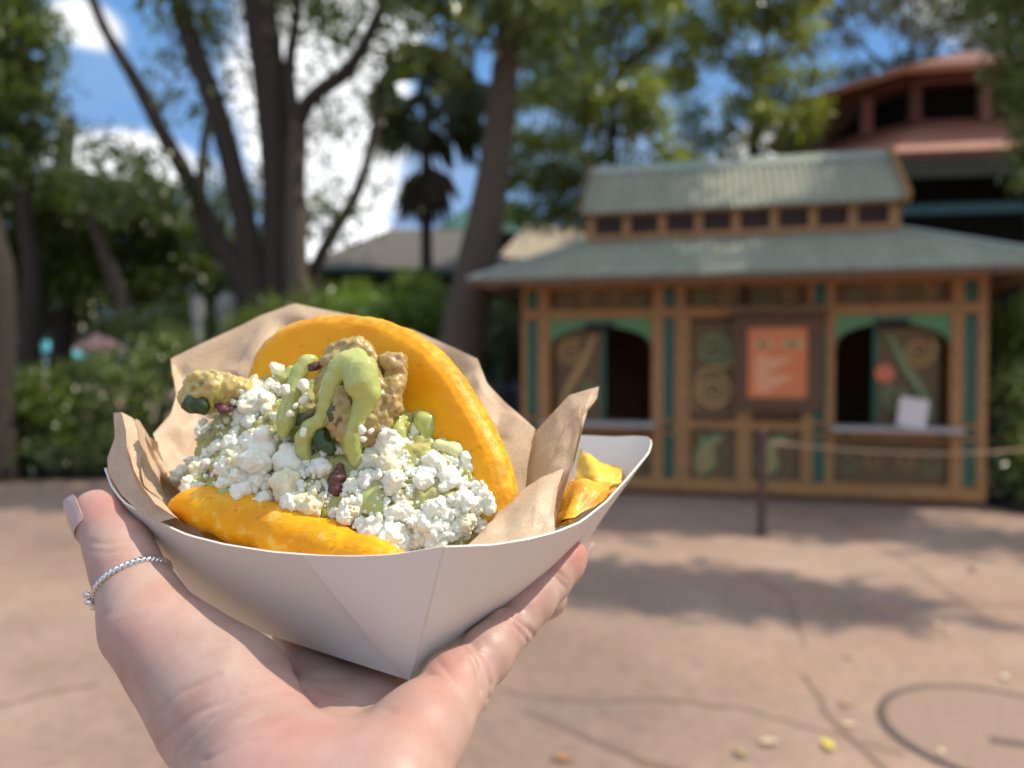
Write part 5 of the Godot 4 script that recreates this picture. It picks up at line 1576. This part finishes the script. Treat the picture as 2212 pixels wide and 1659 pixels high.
func cheese() -> void:
	var cm := mat(0.83, 0.80, 0.66, 0.5)
	cm.subsurf_scatter_enabled = true; cm.subsurf_scatter_strength = 0.12
	var cm2 := mat(0.78, 0.71, 0.47, 0.45)
	cm2.subsurf_scatter_enabled = true; cm2.subsurf_scatter_strength = 0.15
	var V := []
	for i in 12: V.append(crumb_mesh(200 + i, 14 + (i % 4) * 6, 0.00032))
	var L := [560, 600, 120, 640, 580, 90, 700, 600, 80, 540, 680, 165, 620, 680, 110, 350, 580, 60, 400, 640, 80, 470, 620, 70, 330, 690, 50, 300, 740, 70, 380, 730, 70, 470, 760, 100, 540, 790, 110, 610, 790, 100, 680, 770, 80, 280, 860, 115, 250, 800, 60, 370, 850, 90, 450, 860, 100, 330, 950, 95,
		420, 930, 110, 520, 920, 125, 610, 940, 160, 580, 1030, 170, 480, 1020, 150, 400, 1060, 120, 460, 1110, 120, 380, 1150, 90, 500, 1190, 115, 570, 1130, 110, 180, 1020, 80, 150, 1100, 110, 220, 1080, 100, 180, 1180, 115, 280, 1040, 80, 90, 1130, 60, 640, 870, 80, 690, 900, 60, 320, 1100, 70, 270, 980, 70, 560, 860, 80, 400, 790, 70]
	var C := [750, 830, 85, 740, 880, 75, 830, 850, 50, 840, 575, 70, 850, 655, 60, 765, 735, 40, 735, 600, 50, 800, 1050, 185, 770, 970, 80, 860, 960, 60, 950, 1050, 115, 960, 1000, 60, 1070, 960, 80, 1120, 1020, 50, 1190, 830, 40, 1190, 890, 35, 740, 1170, 155, 670, 1140, 80, 930, 1160, 50, 980, 1165, 30, 800, 1270, 135, 880, 1280, 140, 600, 1250, 120, 620, 1180, 80, 1050, 1150, 40, 690, 480, 90, 700, 1240, 80, 1100, 1320, 110, 1030, 1330, 90, 1190, 1400, 90, 1240, 830, 30]
	var R := [1340, 920, 175, 1270, 900, 80, 1430, 940, 100, 1480, 880, 50, 1250, 1010, 135, 1340, 1040, 135, 1420, 1010, 90, 1200, 1060, 90, 1150, 1100, 80, 1220, 1130, 110, 1380, 1130, 115, 1290, 1110, 90, 1470, 1080, 80, 1550, 1130, 110, 1620, 1040, 115, 1580, 900, 70, 1630, 950, 60, 1500, 840, 75, 1690, 1010, 60, 1810, 1050, 115, 1740, 1040, 70, 1920, 1030, 50, 1130, 1180, 100, 1160, 1260, 80, 1150, 1310, 80, 1700, 1130, 130, 1780, 1170, 100, 1660, 1180, 100, 1960, 1110, 155,
		2010, 1180, 130, 1900, 1090, 90, 1880, 1200, 110, 1800, 1260, 130, 1720, 1260, 100, 1930, 1260, 110, 1990, 1340, 100, 1870, 1300, 90, 1600, 1230, 90, 1560, 1290, 90, 1640, 1300, 120, 1420, 1250, 80, 1400, 1330, 120, 1480, 1370, 100, 1560, 1390, 110, 1640, 1390, 100, 1740, 1400, 100, 1800, 1360, 110, 1890, 1400, 80, 1620, 1460, 120, 1540, 1470, 90, 1700, 1450, 90, 1270, 1440, 150, 1350, 1460, 150, 1420, 1495, 110, 1500, 1500, 80, 1280, 1240, 60, 1480, 1200, 70, 1520, 1240, 60, 1840, 1130, 90, 1760, 1330, 80, 1690, 1340, 80, 2080, 1130, 45, 2085, 1060, 30]
	var marks := [[300, 600, "the left chicken chunk"], [770, 620, "the left sauce ribbon"], [1100, 560, "the middle chicken chunk"], [1380, 520, "the small chicken lobe"], [1020, 760, "the charred pepper piece"], [1400, 820, "the short sauce drip"], [1760, 910, "the onion wedge"], [1570, 850, "the flat sauce patch"], [1050, 1120, "the purple onion piece"], [1280, 1250, "the runny sauce pool"], [250, 1250, "the lower cake's left end"], [800, 1380, "the lower cake's middle"], [120, 930, "the liner's left pleats"], [2070, 1080, "the upper cake's right end"], [2030, 1360, "the turned down paper"], [1660, 1510, "the tray's near corner"], [960, 880, "the dark herb leaf"], [430, 900, "the left drift's centre"], [1500, 1150, "the right drift's centre"], [1820, 1280, "the right drift's outer slope"], [560, 1060, "the left drift's lower edge"]]
	var made := {}
	var r := RandomNumberGenerator.new()
	r.seed = 5
	for s in [[L, "cheese crumbles, left drift"], [C, "cheese crumbles, middle"], [R, "cheese crumbles, right drift"]]:
		for i in range(0, s[0].size(), 3):
			var w: float = s[0][i + 2]
			var size: float = w * 0.3672 * (0.39 if w > 105 else 0.34) / F
			var o := MeshInstance3D.new()
			o.name = numbered("cheese_crumble")
			o.mesh = V[r.randi() % V.size()]
			var cream := r.randf() < 0.16
			o.material_override = cm2 if cream else cm
			add_child(o)
			o.position = surf(s[0][i], s[0][i + 1], size * 0.2)
			o.basis = Basis.from_euler(Vector3(r.randf() * TAU, r.randf() * TAU, r.randf() * TAU)) * (size / 0.0082)
			var at_ := Vector2(s[0][i], s[0][i + 1])
			var best = marks[0]
			for m in marks:
				if at_.distance_to(Vector2(m[0], m[1])) < at_.distance_to(Vector2(best[0], best[1])): best = m
			var v := at_ - Vector2(best[0], best[1])
			var rel := "on"
			if v.length() > 35.0:
				if absf(v.x) > absf(v.y) * 2.0: rel = "right of" if v.x > 0 else "left of"
				elif absf(v.y) > absf(v.x) * 2.0: rel = "below" if v.y > 0 else "above"
				else: rel = ("below right of" if v.x > 0 else "below left of") if v.y > 0 else ("above right of" if v.x > 0 else "above left of")
			var label := "%s %s cheese lump %s %s" % ["large" if w > 125 else "middling" if w > 85 else "small" if w > 55 else "tiny", "cream" if cream else "white", rel, best[2]]
			if not made.has(label): made[label] = []
			made[label].append([at_.x, o])
			tag(o, label, "cheese crumble", s[1])
	for label in made:
		var q: Array = made[label]
		if q.size() < 2: continue
		q.sort_custom(func(a, b): return a[0] < b[0])
		for i in q.size():
			var word: String = ["leftmost", "second from left", "third from left", "fourth from left", "fifth from left"][mini(i, 4)] if q.size() > 2 else ["left one", "right one"][i]
			q[i][1].set_meta("label", "%s, %s" % [label, word])
	# loose grains strewn over all of it
	var regions := [[PackedVector2Array([Vector2(440, 560), Vector2(700, 560), Vector2(730, 740), Vector2(690, 950), Vector2(640, 1120), Vector2(560, 1220), Vector2(330, 1180), Vector2(80, 1130), Vector2(220, 980), Vector2(220, 820), Vector2(320, 730)]), 190],
		[PackedVector2Array([Vector2(1170, 990), Vector2(1280, 890), Vector2(1470, 880), Vector2(1560, 1010), Vector2(1700, 990), Vector2(1900, 1020), Vector2(2080, 1130), Vector2(2030, 1330), Vector2(1900, 1440), Vector2(1700, 1500), Vector2(1330, 1460), Vector2(1230, 1350), Vector2(1090, 1200)]), 700],
		[PackedVector2Array([Vector2(690, 1000), Vector2(720, 800), Vector2(850, 830), Vector2(1050, 1000), Vector2(1100, 1250), Vector2(960, 1330), Vector2(640, 1200)]), 170]]
	var G := Geo.new()
	for i in 6: G.add(Vector3(0, 0, 0))
	var grain := field_of([[Vector3(-0.0004, 0, 0), Vector3(0.0005, 0.0002, 0), 0.0008, 0.0007], [Vector3(0.0003, -0.0006, 0.0003), Vector3(0.0003, 0.0006, 0.0004), 0.0005, 0.0006]], 0.0003, 0.0004).geo().mesh()
	var T := []
	for q in regions:
		var k := 0
		while k < q[1]:
			var p := Vector2(r.randf_range(60, 2100), r.randf_range(540, 1520))
			if not Geometry2D.is_point_in_polygon(p, q[0]): continue
			k += 1
			var b := Basis.from_euler(Vector3(r.randf() * TAU, r.randf() * TAU, r.randf() * TAU)) * r.randf_range(0.35, 1.0) * r.randf_range(1.0, 1.9)
			T.append(Transform3D(b, surf(p.x, p.y, r.randf_range(0.0, 0.0022))))
	for q in [[1760, 1500], [1850, 1505], [1820, 1508], [2170, 1470], [2140, 1130], [2160, 1150], [2190, 1160], [2120, 1210]]:
		T.append(Transform3D(Basis() * 1.4, surf(q[0], q[1], 0.0)))
	for q in [[842, 575, 0.2745, 2.6], [852, 655, 0.2755, 2.3], [735, 600, 0.2745, 2.2], [768, 735, 0.2725, 1.8], [800, 690, 0.2725, 1.3], [1190, 830, 0.2685, 1.9], [1192, 890, 0.2685, 1.6], [842, 850, 0.270, 1.9], [1240, 840, 0.269, 1.4], [1365, 850, 0.2675, 1.8], [775, 370, 0.318, 0.9]]:      # bits that stuck to the sauce ribbons
		var w := pz(q[0], q[1])
		T.append(Transform3D(Basis.from_euler(Vector3(q[0], q[1], 1.0)) * (q[3] * 0.8), at(w.x, w.y, q[2])))
	var mm := MultiMesh.new()
	mm.transform_format = MultiMesh.TRANSFORM_3D
	mm.mesh = grain
	mm.instance_count = T.size()
	for i in T.size(): mm.set_instance_transform(i, T[i])
	var o := MultiMeshInstance3D.new()
	o.name = "cheese_grains"
	o.multimesh = mm
	o.material_override = cm
	add_child(o)
	tag(o, "fine white cheese grains strewn over the filling", "cheese grains", "", "stuff")

# ---------------------------------------------------------------- the hand
func nail(parent: Node3D, called: String, c: Vector3, along: Vector3, out: Vector3, w: float, l: float, m: Material) -> void:
	var x := along.cross(out).normalized()
	var y := along.normalized()
	var z := x.cross(y).normalized()
	if z.dot(out) < 0: z = -z
	var rows := []
	for r in 11:
		var t := r / 10.0
		var row := []
		var half := w * 0.5 * (sqrt(1.0 - pow(absf(t - 0.42) / 0.62, 3.0)) if t > 0.42 else 1.0 - 0.12 * pow(1.0 - t / 0.42, 2))
		for q in 9:
			var s := q / 4.0 - 1.0
			row.append(c + x * s * half + y * (t - 0.5) * l + z * (w * 0.20 * (1.0 - s * s) - w * 0.12 * t * t))
		rows.append(row)
	var g := Geo.new()
	g.sheet(rows, Color.WHITE, 0.0005)
	part_w(called, g, m, parent)

func hand() -> void:
	var skin := tri_(mat(1, 1, 1, 0.45, true), 60.0, noise_tex(0.03, [[0.0, Color(0.97, 0.955, 0.95)], [0.6, Color(1, 0.99, 0.985)], [1.0, gray(1.0)]], 256, 301), normal_tex(0.09, 3.0, 512, 302, FastNoiseLite.TYPE_CELLULAR, 2), 0.13)
	skin.subsurf_scatter_enabled = true; skin.subsurf_scatter_strength = 0.14
	skin.metallic_specular = 0.4
	var H := thing("person", "person's pale left hand holding the tray from below, thumb raised at the left", "person", at(640, 1620, 0.215))
	var B := []
	var seg := func(P: Array, k: float) -> void:
		for i in P.size() - 1:
			var p = P[i]
			var q = P[i + 1]
			B.append([p[0], q[0], p[1], q[1], k])
	var hb := func(u: float, v: float, d: float, r: float) -> Array: return [at(u, v, d), r * d / F]
	# thumb
	seg.call([hb.call(204, 1104, 0.288, 44), hb.call(222, 1122, 0.287, 56), hb.call(258, 1186, 0.278, 64), hb.call(274, 1230, 0.273, 68), hb.call(300, 1290, 0.268, 78), hb.call(322, 1350, 0.261, 90)], 0.004)
	seg.call([hb.call(322, 1350, 0.261, 90), hb.call(396, 1425, 0.256, 110), hb.call(476, 1503, 0.250, 138), hb.call(575, 1650, 0.230, 168)], 0.007)
	# palm and heel of the hand
	var W := [at(705, 1800, 0.204), 0.0205]
	seg.call([W, [bp(0.72, 0.20, 0.0215), 0.0125]], 0.006)
	seg.call([W, [bp(0.45, 0.18, 0.0225), 0.0125]], 0.006)
	seg.call([W, [bp(0.22, 0.15, 0.0205), 0.0125]], 0.006)
	seg.call([hb.call(590, 1740, 0.207, 180), W], 0.012)
	seg.call([hb.call(828, 1730, 0.200, 116), hb.call(908, 1582, 0.226, 86), hb.call(992, 1482, 0.247, 70)], 0.010)
	seg.call([W, hb.call(828, 1730, 0.200, 116)], 0.012)
	seg.call([hb.call(968, 1458, 0.2465, 50), hb.call(1010, 1440, 0.250, 42)], 0.005)
	# pads of the little finger between its creases
	seg.call([hb.call(1052, 1400, 0.259, 46), hb.call(1090, 1358, 0.269, 43)], 0.003)
	seg.call([hb.call(1130, 1312, 0.282, 40), hb.call(1160, 1278, 0.289, 38)], 0.003)
	seg.call([hb.call(1198, 1235, 0.298, 36), hb.call(1226, 1203, 0.304, 33)], 0.003)
	# little finger along the tray's side
	seg.call([hb.call(1000, 1474, 0.250, 60), hb.call(1048, 1418, 0.260, 55), hb.call(1113, 1347, 0.280, 44), hb.call(1150, 1303, 0.289, 43), hb.call(1189, 1259, 0.298, 40), hb.call(1222, 1218, 0.305, 38), hb.call(1238, 1199, 0.308, 31)], 0.0035)
	# ring, middle and first finger under the tray
	seg.call([[bp(0.22, 0.15, 0.0145), 0.0115], [bp(0.10, 0.45, 0.0098), 0.0092], [bp(0.01, 0.75, 0.0095), 0.0083], [at(1160, 1282, 0.332), 0.0078], [at(1178, 1264, 0.340), 0.0062]], 0.0035)
	seg.call([[bp(0.45, 0.18, 0.0145), 0.0115], [bp(0.40, 0.55, 0.0098), 0.0092], [bp(0.36, 0.82, 0.0092), 0.0084], [bp(0.33, 1.02, 0.0090), 0.0068]], 0.0035)
	seg.call([[bp(0.72, 0.20, 0.015), 0.0115], [bp(0.72, 0.52, 0.0098), 0.0090], [bp(0.70, 0.76, 0.0092), 0.0082], [bp(0.68, 0.93, 0.0090), 0.0066]], 0.0035)
	# wrist
	seg.call([W, [at(640, 2150, 0.165), 0.0245], [at(560, 2700, 0.135), 0.026]], 0.012)
	var g := field_of(B, 0.00105, 0.006).geo()
	# creases: close strings of points pressed into the skin [depth, width, points]
	var cr := [
		[0.0012, 0.0011, [[1090, 1315, 0.266], [1120, 1335, 0.266], [1152, 1372, 0.272]]], [0.0008, 0.0010, [[1082, 1325, 0.266], [1110, 1348, 0.266], [1140, 1385, 0.270]]],
		[0.0012, 0.0010, [[1160, 1230, 0.284], [1190, 1240, 0.284], [1218, 1268, 0.290]]],
		[0.0016, 0.0013, [[1020, 1395, 0.246], [1048, 1425, 0.246], [1062, 1480, 0.247], [1058, 1510, 0.25]]], [0.0010, 0.0012, [[1005, 1404, 0.243], [1030, 1440, 0.241], [1040, 1490, 0.243]]],
		[0.0011, 0.0016, [[925, 1455, 0.236], [960, 1470, 0.236], [990, 1500, 0.235], [1005, 1540, 0.235]]],
		[0.0020, 0.0022, [[580, 1385, 0.240], [640, 1450, 0.240], [690, 1520, 0.232], [700, 1600, 0.220], [680, 1680, 0.208]]],
		[0.0010, 0.0014, [[700, 1500, 0.236], [770, 1530, 0.230], [850, 1545, 0.226]]],
		[0.0007, 0.0011, [[330, 1560, 0.222], [390, 1500, 0.217], [470, 1460, 0.214]]], [0.0006, 0.0011, [[350, 1600, 0.216], [420, 1540, 0.208], [520, 1500, 0.208]]], [0.0006, 0.0011, [[400, 1640, 0.205], [470, 1580, 0.200], [570, 1550, 0.203]]],
		[0.0006, 0.0010, [[290, 1480, 0.236], [350, 1430, 0.226], [430, 1390, 0.223]]], [0.0006, 0.0010, [[270, 1430, 0.240], [330, 1395, 0.232], [400, 1360, 0.232]]], [0.0005, 0.0010, [[310, 1520, 0.230], [370, 1465, 0.220], [450, 1425, 0.217]]],
		[0.0006, 0.0010, [[430, 1650, 0.2], [520, 1600, 0.2], [640, 1590, 0.2]]], [0.0006, 0.0010, [[380, 1625, 0.2], [450, 1555, 0.2], [545, 1525, 0.2]]], [0.0005, 0.0010, [[255, 1455, 0.2], [320, 1410, 0.2], [420, 1375, 0.2]]], [0.0006, 0.0010, [[820, 1650, 0.2], [900, 1600, 0.2], [960, 1590, 0.2]]],
		[0.0007, 0.0011, [[945, 1430, 0.24], [975, 1460, 0.24], [990, 1500, 0.24]]], [0.0006, 0.0010, [[1165, 1222, 0.28], [1196, 1230, 0.28], [1224, 1254, 0.28]]],
		[0.0008, 0.0010, [[196, 1172, 0.280], [230, 1178, 0.268], [275, 1168, 0.268]]], [0.0006, 0.0009, [[196, 1190, 0.278], [235, 1198, 0.266], [290, 1186, 0.266]]],
		[0.0010, 0.0013, [[236, 1330, 0.25], [290, 1318, 0.238], [350, 1300, 0.242]]], [0.0006, 0.0011, [[230, 1350, 0.25], [290, 1340, 0.236], [370, 1315, 0.242]]]]
	var C := []
	var hit := func(u: float, v: float) -> Vector3:
		var dir := at(u, v, 1.0) - lens_tf.origin
		var t := 0.17
		for i in 70:
			var s := sd(B, lens_tf.origin + dir * t)
			if s < 0.0003 or t > 0.36: break
			t += maxf(s * 0.8, 0.0004)
		return lens_tf.origin + dir * t
	for c in cr:
		var W2 := []
		for i in c[2].size() - 1:
			for k in 5: W2.append(hit.call(lerpf(c[2][i][0], c[2][i + 1][0], k / 5.0), lerpf(c[2][i][1], c[2][i + 1][1], k / 5.0)))
		W2.append(hit.call(c[2][-1][0], c[2][-1][1]))
		var P := polyline(W2, 14)
		for i in 13: C.append([P[i], P[i + 1], c[0], c[1]])
	var red := []
	for q in [[1240, 1186, 0.010, 0.9], [1222, 1216, 0.008, 0.5], [1160, 1290, 0.007, 0.3], [1105, 1345, 0.007, 0.25], [975, 1440, 0.011, 0.6], [880, 1560, 0.016, 0.45], [800, 1620, 0.02, 0.3], [218, 1085, 0.012, 0.7], [255, 1130, 0.010, 0.4], [260, 1210, 0.008, 0.25], [640, 1590, 0.018, 0.55], [560, 1520, 0.012, 0.3], [730, 1640, 0.014, 0.5], [930, 1500, 0.010, 0.5], [400, 1560, 0.012, 0.25], [350, 1300, 0.010, 0.3], [290, 1400, 0.012, 0.35], [660, 1500, 0.016, 0.45], [1040, 1425, 0.008, 0.4]]:
		red.append([hit.call(q[0], q[1]), q[2], q[3]])
	var n1 := FastNoiseLite.new(); n1.frequency = 60.0; n1.fractal_octaves = 4
	var N := PackedVector3Array()
	N.resize(g.v.size())
	for i in range(0, g.idx.size(), 3):
		var a := g.idx[i]; var b := g.idx[i + 1]; var d := g.idx[i + 2]
		var x := (g.v[d] - g.v[a]).cross(g.v[b] - g.v[a])
		N[a] += x; N[b] += x; N[d] += x
	for i in g.v.size():
		var p := g.v[i]
		var push := 0.0
		var blush := 0.0
		for c in C:
			var q: Vector3 = c[0]
			if p.distance_squared_to(q) > 0.0004: continue
			var d := p.distance_to(Geometry3D.get_closest_point_to_segment(p, c[0], c[1]))
			var e := exp(-pow(d / (c[3] * 1.0), 2.0))
			push = maxf(push, c[2] * 0.8 * e)
			blush = maxf(blush, e * 0.25)
		var k := clampf(0.5 + n1.get_noise_3dv(p) * 0.8, 0, 1)
		for q in red:
			blush = maxf(blush, q[2] * exp(-pow(p.distance_to(q[0]) / q[1], 2.0)))
		g.c[i] = Color(0.475, 0.352, 0.295).lerp(Color(0.395, 0.262, 0.215), k).lerp(Color(0.47, 0.16, 0.135), blush * 0.75)
		g.v[i] = p - N[i].normalized() * push
	# the arm goes on below the picture to the elbow
	var arm := [at(640, 2150, 0.165), at(560, 2700, 0.135), lens_tf * Vector3(-0.075, -0.24, -0.07), lens_tf * Vector3(-0.115, -0.33, 0.0), lens_tf * Vector3(-0.15, -0.40, 0.07)]
	g.tube(arm, [0.0238, 0.027, 0.034, 0.039, 0.042], 24, Color(0.475, 0.335, 0.27))
	part_w("hand", g, skin, H)
	var nm := mat(0.46, 0.31, 0.285, 0.28)
	nm.clearcoat_enabled = true; nm.clearcoat = 0.25; nm.clearcoat_roughness = 0.1
	var tdir := at(198, 1078, 0.292) - at(258, 1186, 0.278)
	var tout := (at(100, 1130, 0.292) - at(222, 1122, 0.287))
	var tax := at(214, 1113, 0.2875)
	var tn := lens_tf.basis * Vector3(-0.74, 0.02, 0.67)
	nail(H, "thumb_nail", tax + tn * 0.0083 + tdir.normalized() * 0.0010, tdir, tn, 0.0125, 0.0160, nm)
	var pd := at(1238, 1197, 0.308) - at(1188, 1258, 0.298)
	nail(H, "finger_nail", at(1263, 1203, 0.3075), pd, lens_tf.basis * Vector3(0.72, -0.52, 0.45), 0.0085, 0.0145, nm)
	nail(H, "finger_nail", at(1209, 1279, 0.3385), at(1178, 1264, 0.340) - at(1160, 1282, 0.332), lens_tf.basis * Vector3(0.72, -0.5, 0.45), 0.009, 0.011, nm)
	# ring: two strands twisted round each other, with a small knot
	var silver := mat(0.72, 0.71, 0.69, 0.16)
	silver.metallic = 1.0
	var c0 := at(287, 1257, 0.2705)
	var ax := (at(258, 1186, 0.278) - at(300, 1290, 0.268)).normalized()
	var ex := (at(387, 1257, 0.2705) - c0)
	ex = (ex - ax * ex.dot(ax)).normalized()
	var ey := ax.cross(ex)
	var R := 73.0 * 0.2705 / F + 0.0004
	var ring := thing("ring", "thin silver rope twist ring with a small knot worn on the thumb", "ring", c0)
	for s in 2:
		var pts := []
		for i in 240:
			var a := TAU * i / 240.0
			var tw := a * 21.0 + s * PI
			var rad := ex * cos(a) + ey * sin(a)
			pts.append(c0 + rad * (R + 0.00065 * cos(tw)) + ax * (0.00065 * sin(tw)))
		var rg := Geo.new()
		rg.tube(pts, [0.00078], 7, Color.WHITE, true)
		part_w("strand", rg, silver, ring)
	# knot on the left side
	var kd := (at(180, 1268, 0.2705) - c0)
	kd = (kd - ax * kd.dot(ax)).normalized()
	var ks := ax.cross(kd).normalized()
	var kg := Geo.new()
	for s in 3:
		var pts := []
		for i in 40:
			var a := TAU * i / 40.0
			pts.append(c0 + kd * (R + 0.0011 + 0.0008 * cos(3 * a + s)) + ax * (0.0027 * sin(a) * (1.0 if s == 1 else 0.8)) + ks * (0.0022 * sin(2 * a) + (s - 1) * 0.0036) )
		kg.tube(pts, [0.00085], 7, Color.WHITE, true)
	part_w("knot", kg, silver, ring)

func _ready() -> void:
	rng.seed = 11
	set_view()
	tB = at(888, 1468, 0.25); tA = at(TA[0], TA[1], TA[2]); tC = at(1250, 1190, 0.34)
	tN = (tC - tB).cross(tA - tB).normalized()
	ground()
	kiosk()
	far_buildings()
	trees()
	manhole()
	street_things()
	fallen_leaves()
	hand()
	tray()
	liner()
	chips()
	corn_cakes()
	filling()
	cheese()
